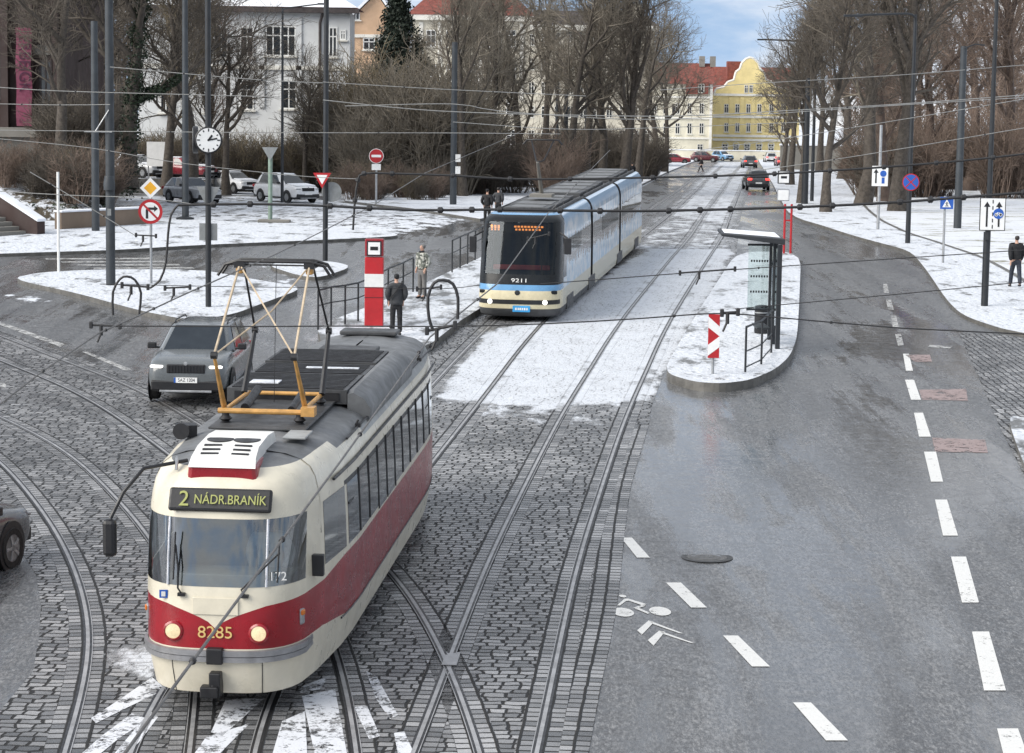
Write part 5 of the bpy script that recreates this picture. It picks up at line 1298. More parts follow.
guard('railing','dark platform railing nearest the blue tram front',[(452,278),(460,273.5),(467.5,269.5),(475,265.5),(482,261.5),(489,258)],1.12,.2)
# ================================================================== BUILDINGS
def bld(name,label,Y,x0,x1,ytop,depth,mat_,cat='building'):
    a,b=PD(x0,ytop,Y),PD(x1,ytop,Y); gz=G(Y)-.3; zt_=a.z*.5+b.z*.5
    T=thing(name,label,cat,((a.x+b.x)/2,Y,gz)); w=b.x-a.x; h=zt_-gz
    q=MB(); q.box((0,depth/2,h/2),(w,depth,h)); q.build('wall',mat_,T)
    return T,w,h,lambda px,py:(PD(px,py,Y).x-T.location.x,PD(px,py,Y).z-gz)
def window(T,f,x0,y0,x1,y1,fm,mull=True,sill=True,arch=False,div=2):
    a,b=f(x0,y1),f(x1,y0); cx,cz=(a[0]+b[0])/2,(a[1]+b[1])/2; w,h=abs(b[0]-a[0]),abs(b[1]-a[1])
    q=MB(); fr=.10
    q.box((cx,-.02,cz+h/2-fr/2),(w,.10,fr)); q.box((cx,-.02,cz-h/2+fr/2),(w,.10,fr)); q.box((cx-w/2+fr/2,-.02,cz),(fr,.10,h-2*fr)); q.box((cx+w/2-fr/2,-.02,cz),(fr,.10,h-2*fr))
    if mull:
        for k in range(1,div): q.box((cx-w/2+w*k/div,-.015,cz),(.09,.08,h-2*fr))
        q.box((cx,-.013,cz+h*.18),(w-2*fr,.07,.08))
    if arch:
        q.lathe([(w/2+.12,-.04),(w/2+.12,.04),(w/2-.02,.04),(w/2-.02,-.04)],20,(cx,-.02,cz+h*.35),'Y')
    o=q.build('window',fm,T)
    q=MB(); q.box((cx,-.006,cz),(w-fr*1.5,.03,h-fr*1.5)); q.build('pane',m['winglass'],o)
    if sill: q=MB(); q.box((cx,-.10,cz-h/2-.06),(w+.3,.26,.1)); q.build('sill',m['trim'],o)
# white villa
T,w,h,f=bld('villa','large white villa with dark downpipe and snowy red roof behind the bare trees',170,138,350,11,5,m['vwhite'])
for r in ((265.5,26,296,56,True,4),(328.5,27,337.5,57),(340,30,346,40),(281,80,297,109,True,2),(329,81,336.5,109),(203,83,214,113),(160,83,172,113),(176,26,190,58),(215,27,228,58),(240,80,254,110),(240,27,254,57)): window(T,f,*r[:4],m['white'],True,True,False,r[5] if len(r)>5 else 2)
q=MB(); q.box((0,-.35,h+.1),(w+1.4,.7,.35)); q.build('eave',m['dkroof'],T)
q=MB(); q.add([(-w/2-.7,-.7,h+.25),(w/2+.7,-.7,h+.25),(w/2+.7,5.7,h+.25),(-w/2-.7,5.7,h+.25),(-w/2+4,2.9,h+3.2),(w/2-4,2.9,h+3.2)],[(0,1,5,4),(1,2,5),(2,3,4,5),(3,0,4),(3,2,1,0)]); ro=q.build('roof',m['redroof'],T)
q=MB(); q.add([(-w/2-.6,-.75,h+.33),(w/2+.6,-.75,h+.33),(w/2-2.6,1.6,h+2.25),(-w/2+2.6,1.6,h+2.25)],[(0,1,2,3)]); q.build('roof_snow',m['roofsnow'],ro)
x_=f(320,60)[0]; q=MB(); q.tube([(x_,-.1,0),(x_,-.1,h-.8),(x_+.25,-.4,h)],.10,8); q.build('downpipe',m['dkroof'],T,True)
for xx in (262,299): 
    x_=f(xx,30)[0]; q=MB(); q.box((x_,-.06,h*.72),(.4,.14,h*.5)); q.build('pilaster',m['vwhite'],T)
q=MB(); q.box((0,-.06,f(300,68)[1]),(w,.14,.3)); q.build('string_course',m['trim'],T)
# peach building
T,w,h,f=bld('house','peach coloured house with snowy roof just right of the white villa',218,338,402,36,12,m['peach'])
q=MB(); a=f(366,-6)[1]; q.prism([(-w/2-.4,h),(w/2+.4,h),(.6,a)],0,12); q.build('gable',m['peach'],T)
for s in (-1,1):
    q=MB(); q.add([(s*(w/2+.8),-.5,h-.3),(.6,-.5,a+.15),(.6,12.5,a+.15),(s*(w/2+.8),12.5,h-.3),(s*(w/2+.8),-.5,h),(.6,-.5,a+.5),(.6,12.5,a+.5),(s*(w/2+.8),12.5,h)],[(3,2,1,0),(4,5,6,7),(0,1,5,4),(1,2,6,5),(2,3,7,6),(3,0,4,7)]); q.build('roof',m['roofsnow'],T)
for r in ((363,38,375,50),(352,8,360,20),(378,38,388,50),(344,40,354,50)): window(T,f,*r,m['white'])
q=MB(); q.box((0,-.08,h),(w,.2,.3)); q.build('cornice',m['trim'],T)
# cream apartment house behind the trees
T,w,h,f=bld('apartment_house','cream apartment house with white framed windows seen through the tree branches',262,412,530,18,14,m['creamw'])
for yy in (30,64,98,130):
    for xx in (426,446,466,486,506): window(T,f,xx,yy,xx+10,yy+17,m['white'])
for xx in (421,440,460,480,500,522):
    x_=f(xx,30)[0]; q=MB(); q.box((x_,-.05,h*.72),(.5,.12,h*.5)); q.build('pilaster',m['trim'],T)
q=MB(); q.box((0,-.3,h),(w+1,.7,.6)); q.build('cornice',m['trim'],T)
q=MB(); q.add([(-w/2-.6,-.7,h+.3),(w/2+.6,-.7,h+.3),(w/2+.6,14,h+.3),(-w/2-.6,14,h+.3),(-w/2+3,6,h+4),(w/2-3,6,h+4)],[(0,1,5,4),(1,2,5),(2,3,4,5),(3,0,4),(3,2,1,0)]); q.build('roof',m['redroof'],T)
T,w,h,f=bld('apartment_house','tall beige apartment house with dark roof behind the street trees, next to the sky gap',300,520,655,28,14,m['creamw'])
for yy in (34,58,82,106,130):
    for xx in (528,541,554,567,580,593,606,619,632,644): window(T,f,xx,yy,xx+6.5,yy+12,m['trim'],True,False)
q=MB(); q.box((0,-.3,h),(w+1,.8,.7)); q.build('cornice',m['trim'],T)
q=MB(); q.add([(-w/2-.6,-.7,h+.35),(w/2+.6,-.7,h+.35),(w/2+.6,14,h+.35),(-w/2-.6,14,h+.35),(-w/2+2,4,h+2.4),(w/2-2,4,h+2.4),(w/2-2,11,h+2.4),(-w/2+2,11,h+2.4)],[(0,1,5,4),(1,2,6,5),(2,3,7,6),(3,0,4,7),(4,5,6,7),(3,2,1,0)]); ro=q.build('roof',m['dkroof'],T)
x_=f(635,20)[0]; q=MB(); q.box((x_,3,h+1.8),(1.9,2,3.0)); q.build('chimney',m['creamw'],ro)
# pale house with red roof at the end of the street
T,w,h,f=bld('house','pale cream corner house with red tiled roof at the end of the street',430,648,713,84,16,m['palew'])
for yy,hh in ((103,11),(123,11)):
    for xx in (652,663,675,687,699): window(T,f,xx,yy,xx+5,yy+hh,m['trim'])
window(T,f,697,144,703,151,m['trim']); window(T,f,672,104,676,113,m['dkroof'])
q=MB(); rz_=f(680,62)[1]; q.add([(-w/2-.4,-.6,h),(w/2+.4,-.6,h),(w/2+.4,8,rz_),(-w/2-.4,8,rz_),(w/2+.4,16.4,h),(-w/2-.4,16.4,h)],[(0,1,2,3),(3,2,4,5),(0,3,5),(1,4,2),(5,4,1,0)]); ro=q.build('roof',m['redroof'],T)
a=f(690,94); q=MB(); q.box((f(697,90)[0],-.1,f(697,88)[1]),(px2m(Vector((0,430,0)),22),1.2,px2m(Vector((0,430,0)),12))); q.build('dormer',m['redroof'],ro)
window(T,lambda px,py:(f(px,py)[0],f(px,py)[1]),698,84,704,93,m['trim'],True,False)
bpy.data.objects[[o.name for o in T.children][-1]].location.y=-.75
for xx in (705,716):
    q=MB(); q.box((f(xx,60)[0],7,rz_+.3),(1.0,1.6,2.0)); q.build('chimney',m['stone'],ro)
for yy in (97,118,138): q=MB(); q.box((0,-.1,f(680,yy)[1]),(w,.25,.35)); q.build('string_course',m['trim'],T)
q=MB(); q.box((w/2-.3,-.12,h/2),(.5,.2,h)); q.build('downpipe',m['trim'],T)
# yellow house with curved gable
T,w,h,f=bld('house','ornate yellow house with a curved gable at the end of the street',445,713.5,800,95,16,m['yellow'])
gx=[(714,95),(716,89),(724,87),(728,82),(734,80),(736,72),(740,69),(742,63),(746,59),(750,57.5),(754,59),(758,63),(760,69),(764,72),(766,80),(772,82),(776,87),(786,89),(800,95)]
q=MB(); q.prism([f(x,y) for x,y in gx],.0,1.2); q.build('gable',m['yellow'],T)
q=MB()
for (xa,ya),(xb,yb) in zip(gx,gx[1:]):
    A,B=f(xa,ya),f(xb,yb); q.tube([(A[0],.2,A[1]),(B[0],.2,B[1])],.28,6)
q.build('gable_coping',m['trim'],T)
for yy,hh in ((104,9),(123,9)):
    for xx in (724,735,746,757,769,781): window(T,f,xx,yy,xx+4.6,yy+hh,m['trim'])
for xx in (744.2,749): window(T,f,xx,85,xx+4,93,m['trim'],True,False)
for xx in (722,733,744,756,768,780): window(T,f,xx,144,xx+6,152,m['trim'],True,False,True)
for yy in (95,117,136,140): q=MB(); q.box((0,-.12,f(750,yy)[1]),(w,.3,.45)); q.build('cornice',m['trim'],T)
for xx in (715,731,742,753,764,776): q=MB(); q.box((f(xx,110)[0],-.06,f(xx,116)[1]),(.8,.14,f(xx,95)[1]-f(xx,136)[1]-.6)); q.build('pilaster',m['yellow'],T)
q=MB(); q.box((f(736,68)[0],3,f(736,70)[1]),(3,2.5,3.4)); q.build('chimney',m['redroof'],T)
q=MB(); q.add([(-w/2,1.3,h),(w/2,1.3,h),(w/2,8,h+5.5),(-w/2,8,h+5.5),(w/2,16,h),(-w/2,16,h)],[(0,1,2,3),(3,2,4,5),(0,3,5),(1,4,2)]); q.build('roof',m['redroof'],T)
T=thing('garden_wall','low pale wall along the end of the street below the yellow house','wall',(PD(710,158,418).x,418,G(418)-.2)); q=MB(); q.box((0,0,.9),(30,.4,1.9)); q.build('wall',m['palew'],T); q=MB(); q.box((0,0,1.9),(30.2,.6,.16)); q.build('coping',m['roofsnow'],T)
# dark building with banner at the far left
T,w,h,f=bld('building','dark brown stone building at the left edge, behind the banner',122,-120,62,-60,12,m['brownb'])
for xx,ww in ((6,7),(27.5,14),(57,5)): q=MB(); q.box((f(xx,60)[0],-.25,h/2+1.5),(px2m(Vector((0,122,0)),ww),.5,h-3)); q.build('pilaster',m['brownb'],T)
q=MB(); q.box((f(20,120)[0],-.6,f(20,132)[1]),(w,1.3,.5)); q.build('ledge',m['stone'],T)
q=MB(); q.box((f(20,140)[0],-.4,f(20,150)[1]),(w,.8,1.8)); q.build('plinth',m['stone'],T)
q=MB(); q.box((f(42,50)[0],-.06,f(42,50)[1]),(.9,.1,.5)); q.build('block',m['stone'],T)
window(T,f,40,60,52,120,m['dkroof'],True,False); window(T,f,-20,20,0,100,m['dkroof'],True,False); window(T,f,26,-5,34,24,m['creamw'],True,False)
a=f(18,28); bq=f(34.5,126); ban=thing('banner','long pink vertical banner with dark lettering hanging on the dark building','banner',(T.location.x+(a[0]+bq[0])/2,122-.62,T.location.z+(a[1]+bq[1])/2))
bw,bh=bq[0]-a[0],a[1]-bq[1]
q=MB(); n_=10
q.v=[(s*bw/2+.03*math.sin(i*1.3),.03*math.sin(i*1.1+s),bh/2-bh*i/n_) for i in range(n_+1) for s in (-1,1)]; q.f=[(2*i,2*i+1,2*i+3,2*i+2) for i in range(n_)]; q.m=[0]*n_
q.build('cloth',M('banner_pink',(.19,.045,.083),.8,0,.15,2),ban)
text_mesh('ERBEIGK',.86,M('banner_ink',(.06,.012,.035),.8),ban,(.04,-.06,.7),(PI/2,PI/2,0),'lettering',.003,.92)
text_mesh('8. 1 – III',.3,bpy.data.materials['banner_ink'],ban,(0,-.06,-bh*.45),(PI/2,0,0),'lettering',.003,.5)
# embankment, stair, retaining wall on the left
mbk=MB(); xs_=[-64,-42,-34,-29.5,-24.5,-21.5,-19.2,-17.5]; base=P(60,226).y+1.0
rise=[3.2,3.2,3.0,2.8,2.5,1.9,1.0,-.2]; rows=[(0,-.1),(1.2,.42),(4,.75),(7,.95),(10,1.02),(60,1.02)]
for dy,fz in rows:
    for x,rs in zip(xs_,rise): mbk.v.append((x-min(dy,50)*.22,base+dy+abs(x+17)*.12,G(base+dy)+rs*fz+ (.12*math.sin(x*2.1+dy) if dy>1 else 0)))
k=len(xs_)
for j in range(len(rows)-1):
    for i in range(k-1): mbk.f.append((j*k+i,j*k+i+1,(j+1)*k+i+1,(j+1)*k+i)); mbk.m.append(0)
def bankmat():
    n=N('bank_with_patchy_snow'); o=n.obj(); a=n.noise(o,1.4,9,.7)
    c=n.mix(n.ramp(a,.46,.54),n.mix(n.noise(o,6,6),(.03,.028,.02),(.11,.085,.055)),(.7,.73,.78)); n.bsdf(Base_Color=c,Roughness=.85,Normal=n.bump(n.noise(o,4,8,.7),1,.2)); return n.mat
m['bank']=bankmat(); tag(mbk.build('embankment',m['bank'],None,True),kind='structure')
a,b=P(58,232),P(150,226); T=thing('retaining_wall','low brown stone retaining wall with snow on top below the bushy bank','wall',(a.x,a.y,G(a.y)+.1)); d=Vector((b.x-a.x,b.y-a.y,G(b.y)-G(a.y))); L_=d.length; T.rotation_euler=(0,0,math.atan2(d.y,d.x))
q=MB(); q.box((L_/2,0,.35),(L_,.4,.8)); q.build('wall',m['stonebrown'],T,False,.03); q=MB(); q.box((L_/2,0,.8),(L_+.05,.5,.09)); q.build('snow_cap',m['roofsnow'],T,False,.03)
a=P(20,238); T=thing('stone_stair','stone stair with a snowy cheek wall at the left edge','stair',(a.x,a.y,G(a.y)+.1))
T.rotation_euler=(0,0,R(62))
for i in range(9): q=MB(); q.box((-1.0,.3+i*.36,.09+i*.18),(3.0,.40,.18)); q.build('step',m['stone'],T,False,.015)
q=MB(); q.prism([(-.3,-.1),(-.3,.55),(3.6,2.45),(3.6,-.1)],.75,1.25,0,'YZ'); q.build('cheek_wall',m['brownb'],T); q=MB(); q.add([(.70,-.35,.56),(1.30,-.35,.56),(1.30,3.6,2.46),(.70,3.6,2.46),(.70,-.35,.68),(1.30,-.35,.68),(1.30,3.6,2.58),(.70,3.6,2.58)],[(3,2,1,0),(4,5,6,7),(0,1,5,4),(1,2,6,5),(2,3,7,6),(3,0,4,7)]); q.build('snow_cap',m['roofsnow'],T,False,.03)
pe=[(838,172),(846,182),(858,200),(874,217),(900,232),(940,246),(975,258),(1000,270),(1024,284),(1080,318)]
sheet('park_grass',W(pe+[(1500,300),(1150,165),(838,166)]),.125,m['snowgrass'],2.0)
mbp=MB(); strip(mbp,resample(W(pe),1.0),-.09,.09,.14); tag(mbp.build('path_edging',m['kerb']),kind='structure')
# grey wall on the right behind the trunks
a=P(822,172); T=thing('garden_wall','old grey park wall behind the right hand trunks','wall',(a.x+5,a.y+10,G(a.y+10))); q=MB(); q.box((0,0,1.6),(18,.5,3.2)); q.build('wall',m['stone'],T); q=MB(); q.box((0,0,3.25),(18.2,.7,.2)); q.build('coping',m['roofsnow'],T)
a=P(258,178); T=thing('garden_wall','reddish brown garden wall behind the parked white cars','wall',(a.x-3,a.y+13,G(a.y+13))); q=MB(); q.box((0,0,1.1),(26,.5,2.2)); q.build('wall',m['stonebrown'],T); q=MB(); q.box((0,0,2.25),(26.2,.7,.12)); q.build('snow_cap',m['roofsnow'],T)
a=PD(156,160,150); T=thing('notice_board','white information board on two posts behind the red car','notice board',(a.x,a.y,G(150)+.6)); q=MB(); q.box((0,0,2.0),(1.2,.06,1.6)); q.build('panel',m['signwhite'],T); 
for s in (-.5,.5): q=MB(); q.box((s,.05,1.0),(.08,.08,2.0)); q.build('post',m['galv'],T)
a=PD(72,130,118); T=thing('gate_pillar','pale weathered stone pillar behind the bushy bank','pillar',(a.x,a.y,G(118)+2.6)); q=MB(); q.box((0,0,1.0),(.42,.42,2.3)); q.build('shaft',m['stone'],T,False,.03); q=MB(); q.box((0,0,2.2),(.55,.55,.15)); q.build('cap',m['roofsnow'],T,False,.03)

# ================================================================== TREES
def rdir(d,ang,rng):
    a=d.orthogonal().normalized(); a=Matrix.Rotation(rng.uniform(0,2*PI),3,d)@a
    return (d*math.cos(ang)+a*math.sin(ang)).normalized()
SIDES=[9,6,4,3,3,3]; SEGS=[7,6,5,3,2,2]
def grow(MT,MC,p,d,L,r,lv,par,rng):
    k=SEGS[lv]; pts=[p]; ds=[d]; rr=[r]
    for i in range(k):
        wob=par['wob'][lv]; d=(d+Vector((rng.uniform(-1,1),rng.uniform(-1,1),rng.uniform(-.6,.8)))*wob+Vector((0,0,par['up'][lv]))).normalized()
        p=p+d*(L/k); pts.append(p); ds.append(d); rr.append(max(par['rmin'],r*(1-(1-par['tip'][lv])*(i+1)/k)))
    mb=MT if lv<2 else MC
    if lv==0: rr[0]*=1.45; rr[1]*=1.05
    mb.tube(pts,rr,SIDES[lv],0,False)
    if lv>=par['lv']: return
    n=par['n'][lv]
    for i in range(n):
        t=par['t0'][lv]+(1-par['t0'][lv])*((i+rng.random()*.8)/n); t=min(.999,t); s=int(t*k); f=t*k-s
        q=pts[s].lerp(pts[s+1],f); rq=rr[s]+(rr[s+1]-rr[s])*f
        a=rng.uniform(*par['ang'][lv]); dd=rdir(ds[s],a,rng)
        ln=par['len'][lv]*(rng.uniform(.7,1.15))*(1-par['shr'][lv]*t)
        grow(MT,MC,q,dd,ln,min(rq*.8,par['rad'][lv+1]*rng.uniform(.75,1.15)),lv+1,par,rng)
def tree_proto(seed,H,**kw):
    rng=random.Random(seed)
    par=dict(lv=4,n=[9,8,7,5],t0=[.28,.2,.15,.1],ang=[(.5,1.0),(.45,1.0),(.4,1.1),(.4,1.1)],len=[H*.44,H*.21,H*.105,H*.055],shr=[.45,.4,.35,.3],wob=[.10,.22,.3,.4,.4],up=[.05,.10,.06,.02,.0],
             rad=[H*.022,H*.010,H*.0042,.017,.0115],rmin=.009,tip=[.25,.25,.3,.5,.7])
    par.update(kw); a,b=MB(),MB(); a.t=b.t=None
    grow(a,b,Vector((0,0,-.2)),Vector((rng.uniform(-.06,.06),rng.uniform(-.06,.06),1)).normalized(),H*.82,par['rad'][0],0,par,rng)
    return a,b
def mesh_of(mb,name,mat_,smooth=True):
    me=bpy.data.meshes.new(name); me.from_pydata(mb.v,[],mb.f); me.materials.append(mat_)
    if smooth: me.polygons.foreach_set('use_smooth',[True]*len(me.polygons))
    me.update(); return me
TP=[]
for sd,H,kw in ((11,15,{}),(12,17,dict(n=[11,8,7,5],ang=[(.35,.75),(.4,.9),(.4,1.1),(.4,1.1)])),(13,13,dict(ang=[(.7,1.25),(.5,1.1),(.4,1.1),(.4,1.1)],len=[6.8,3.2,1.6,.8])),(14,18,dict(n=[10,9,7,5],t0=[.22,.2,.15,.1],ang=[(.3,.7),(.4,.95),(.4,1.1),(.4,1.1)])),(15,14,dict(n=[8,9,8,5],wob=[.16,.3,.35,.4,.4]))):
    a,b=tree_proto(sd,H,**kw); TP.append((a,b,H))
TM={}
def tree(name,label,px,py,pi,topy,tw='twig',bark='bark',Y=None,rz=None,group=None,lean=0,sx=1,extra=None,up=.1):
    c=P(px,py) if Y is None else PD(px,py,Y); base=Vector((c.x,c.y,G(c.y)+up))
    a,b,H=TP[pi]; hgt=PD(px,topy,c.y).z-base.z; s=hgt/(H*1.0)
    key=(pi,tw,bark)
    if key not in TM: TM[key]=(mesh_of(a,'trunk',m[bark]),mesh_of(b,'crown',m[tw]))
    T=thing(name,label,'tree',base,rz if rz is not None else random.uniform(0,6.28),group); T.scale=(s*sx,s*sx,s)
    if lean: T.rotation_euler.y=lean
    for nm,me in zip(('trunk','crown'),TM[key]):
        o=bpy.data.objects.new(nm,me); COL.objects.link(o); o.parent=T
    return T
# right hand trees
tree('bare_tree','leaning dark tree with a forked trunk at the kerb, first of the right hand row',826,214,2,-40,'twig','bark',None,1.0,None,R(9),.9)
tree('bare_tree','upright bare tree just left of the leaning forked tree',801,205,1,-6,'twig','bark',None,2.2,None,0,.8)
tree('bare_tree','thick trunked bare tree behind the slim white cyclist sign',862,207,4,-130,'twigl','bark',None,.4)
tree('bare_tree','thick bare tree behind the no stopping sign',897,213,3,-150,'twig','bark',None,3.1)
tree('bare_tree','slim bare tree between the white cyclist sign and the no stopping sign',884,203,0,-60,'twigr','barkr',None,4.0)
gr='bare trees of the right hand park'
for x,y,pi,tp,tw,lb in ((790,186,1,20,'twigl','small bare tree up the street, left edge of the right hand row'),(783,177,0,48,'twig','farthest bare tree of the right hand row, in front of the yellow house'),(932,196,0,-60,'twigr','reddish bare tree left of the thick grey pole on the right'),(968,192,4,-90,'twigr','reddish bare tree right behind the thick grey pole'),(1012,196,1,-110,'twigr','bare tree at the right edge above the walking man'),
    (1050,190,3,-80,'twigr','bare tree cut by the right edge of the photo'),(842,180,4,-40,'twig','bare tree behind the grey park wall'),(915,178,2,-30,'twigr','spreading bare tree deep in the right park'),(990,178,0,-40,'twigr','bare tree deep in the park behind the lane sign'),(820,172,3,5,'twigl','tall far tree behind the right hand row')):
    tree('bare_tree',lb,x,y,pi,tp,tw,'barkr' if tw=='twigr' else 'bark',None,None,gr)
# left row along the street
gl='bare street trees left of the tracks'
for x,Y,pi,tp,tw,lb in ((566,165,0,-40,'twigl','bare street tree beside the lamp post behind the blue tram'),(584,180,1,-30,'twigl','bare street tree behind the slim poles above the blue tram'),(603,172,4,-40,'twigl','bare street tree left of the thickest trunk above the blue tram'),(622,165,3,-60,'twig','bare street tree with the thickest trunk, above the tram tail'),
    (637,205,0,0,'twigl','bare street tree right of the thickest trunk'),(652,225,4,18,'twigl','bare street tree second from the sky gap'),(664,255,2,34,'twigl','bare street tree nearest the sky gap and the pale house'),(545,195,1,-20,'twigl','bare tree left of the lamp post behind the blue tram'),(522,185,0,-30,'twigl','bare tree above the blue tram front')):
    tree('bare_tree',lb,x,200,pi,tp,tw,'bark',Y,None,gl)
for x,Y,pi,tp,sx_,lb in ((463,150,3,-40,.8,'many stemmed bare tree right of the banded pole'),(492,160,1,-35,.8,'bare tree between the banded pole and the blue tram'),(437,175,0,0,1,'bare tree left of the banded pole'),(478,215,4,-10,1,'bare tree far behind the banded pole'),(410,190,4,30,1,'low bare tree in front of the cream apartment house'),(385,200,2,40,1,'low bare tree beside the dark conifer')):
    tree('bare_tree',lb,x,200,pi,tp,'twigl' if Y<200 else 'twig','bark',Y,None,'bare trees of the left park',0,sx_)
# left trees in front of the villa
T_ivy=tree('ivy_tree','big tree with an ivy covered trunk right of the thickest grey pole',128,190,2,-150,'twig','bark',118,.6,None,R(6),1.15,None,1.5)
tree('bare_tree','bare tree in front of the villa with dense round crown behind the clock post',188,200,4,-50,'twig','bark',140,1.5,None,0,1.15)
tree('bare_tree','bare tree between the clock and the white villa windows',226,200,2,5,'twig','bark',150,3,None)
tree('bare_tree','bare tree with reddish crown between the ivy tree and the clock post',166,200,1,-40,'leafbrown','bark',148,.9,None,0,1.1)
tree('bare_tree','bare tree with thin reddish crown in front of the villa left wing',212,200,3,-20,'twigr','bark',156,2.6,None,0,1.0)
tree('bare_tree','bare tree left of the two tall grey poles, over the bushy bank',62,170,0,-120,'twig','bark',112,2,None,0,1,None,2.5)
tree('bare_tree','bare tree behind the banner building corner at far left',66,160,1,-160,'twig','bark',128,5,None,0,1.2,None,2.5)
tree('bare_tree','bare tree behind the thickest grey pole, crown against the villa',100,170,4,-90,'twig','bark',150,4,None,0,1.2,None,1.5)
tree('bare_tree','small bare tree right in front of the villa corner',306,195,2,52,'twig','bark',158,2.2,None)
# ivy
def leaves(center_pts,n,rad,size,mat_,name,parent,rng):
    b=MB()
    for i in range(n):
        c,rr=rng.choice(center_pts); d=Vector((rng.gauss(0,1),rng.gauss(0,1),rng.gauss(0,1))).normalized()*(rr*rng.uniform(.6,1.15)); p=Vector(c)+d
        nrm=Vector((rng.uniform(-1,1),rng.uniform(-1,1),rng.uniform(-.3,1))).normalized(); a=nrm.orthogonal().normalized(); bb=nrm.cross(a); s=size*rng.uniform(.6,1.3)
        b.add([p+a*s,p+bb*s*.7,p-a*s,p-bb*s*.7],[(0,1,2,3)])
    return b.build(name,mat_,parent,fix=False)
rng=random.Random(5)
def ivy_on(T):
    s=T.scale.x; rings=[sum((Vector(v) for v in TP[2][0].v[9*k:9*k+9]),Vector())/9 for k in range(8)]; P0=[]
    for k in range(7):
        for u in range(5): P0.append((rings[k].lerp(rings[k+1],u/5),(.62-.05*k+.12*math.sin(k*5+u*1.9))/s))
    n0=9*8; lim=[sum((Vector(v) for v in TP[2][0].v[n0+6*k:n0+6*k+6]),Vector())/6 for k in range(4)]
    for k in range(3):
        for u in range(4): P0.append((lim[k].lerp(lim[k+1],u/4),(.42-.09*k)/s))
    leaves(P0,6500,1,.085/s,m['ivy'],'ivy',T,rng)
ivy_on(T_ivy)
# dark conifer
c=PD(398,150,185); T=thing('conifer','dark evergreen conifer between the peach house and the cream apartment house','tree',(c.x,185,G(185)))
q=MB(); H_=PD(398,-15,185).z-G(185); q.tube([(0,0,0),(0,0,H_)],[.25,.04],8); q.build('trunk',m['bark'],T,True)
P0=[]
for i in range(90):
    z=H_*(.42+.58*i/90); rmax=(1-i/90)*3.4+.2
    for k in range(6):
        t=rng.uniform(0,6.28); P0.append(((math.cos(t)*rmax*rng.uniform(.2,1),math.sin(t)*rmax*rng.uniform(.2,1),z-rmax*.15),.45))
leaves(P0,14000,1,.12,m['conifer'],'crown',T,rng)
# shrubs
def shrub_proto(seed,n=60,H=3.0,R_=1.6):
    rng=random.Random(seed); b=MB()
    for i in range(n):
        t=rng.uniform(0,6.28); r0=R_*.35*rng.random(); p=Vector((math.cos(t)*r0,math.sin(t)*r0,-.1)); d=Vector((math.cos(t)*rng.uniform(.05,.6),math.sin(t)*rng.uniform(.05,.6),1)).normalized(); L=H*rng.uniform(.5,1.05); pl=[p]
        for k in range(4): d=(d+Vector((rng.uniform(-1,1),rng.uniform(-1,1),rng.uniform(-.5,.5)))*.16).normalized(); p=p+d*L/4; pl.append(p)
        b.tube(pl,[.022,.018,.015,.011,.007],3,0,False)
        for k in range(9):
            s=rng.randint(1,3); q=pl[s].lerp(pl[s+1],rng.random()); dd=rdir((pl[s+1]-pl[s]).normalized(),rng.uniform(.4,1.1),rng); e=q+dd*L*rng.uniform(.12,.3); e2=e+rdir(dd,.4,rng)*L*.12
            b.tube([q,e,e2],[.012,.010,.006],3,0,False)
            for u in range(2): g=q.lerp(e,rng.uniform(.3,1)); b.tube([g,g+rdir(dd,rng.uniform(.4,1),rng)*L*.10],[.009,.006],3,0,False)
    return b
SP=[shrub_proto(31),shrub_proto(32,70,3.0,2.2)]
SM={}
def shrub(label,x,Y,s,pi,mt,group,zs=1,up=.1,name='bare_shrub',py=200):
    k=(pi,mt)
    if k not in SM: SM[k]=mesh_of(SP[pi],'shrub',m[mt])
    c=PD(x,py,Y); o=bpy.data.objects.new(name,SM[k]); COL.objects.link(o); o.location=(c.x,Y,G(Y)+up); o.rotation_euler=(0,0,random.uniform(0,6.28)); o.scale=(s,s,s*zs)
    return tag(o,label,'shrub',group)
rs=random.Random(9)
for i in range(46):
    x=rs.uniform(338,470); Y=rs.uniform(150,185); shrub('tall brown bare bush in the thicket behind the no entry sign',x,Y,rs.uniform(1.3,2.3),rs.randint(0,1),rs.choice(['twigl','leafbrown','twigl']),'brown bushes behind the no entry sign',rs.uniform(1,1.5))
for i in range(16):
    shrub('low brown bush along the park edge below the no entry sign',rs.uniform(335,450),rs.uniform(138,146),rs.uniform(.45,.8),rs.randint(0,1),rs.choice(['twig','leafbrown','twigr']),'low bushes at the park edge')
for i in range(22):
    shrub('brown bush under the street trees behind the blue tram',rs.uniform(462,560),rs.uniform(150,190),rs.uniform(.9,1.5),rs.randint(0,1),rs.choice(['twig','twigr']),'bushes behind the blue tram')
for i in range(44):
    shrub('dark hedge bush in front of the white villa',rs.uniform(132,345),rs.uniform(160,166),rs.uniform(.9,1.3),rs.randint(0,1),rs.choice(['twig','leafbrown']),'hedge bushes in front of the villa')
for i in range(26):
    shrub('reddish brown bush in the thicket of the right hand park',rs.uniform(915,1075),rs.uniform(165,205),rs.uniform(1.1,2.1),rs.randint(0,1),'twigr','reddish bushes of the right hand park',rs.uniform(1,1.3))
for i in range(30):
    shrub('dark bush between the street trunks above the tail of the blue tram',rs.uniform(560,652),rs.uniform(215,255),rs.uniform(1.0,1.7),rs.randint(0,1),'twig','bushes between the street trunks')
for i in range(14):
    shrub('brown bush behind the right hand trunks and park wall',rs.uniform(862,905),rs.uniform(160,200),rs.uniform(1.0,1.9),rs.randint(0,1),rs.choice(['twigr','twig']),'bushes behind the right hand trunks')
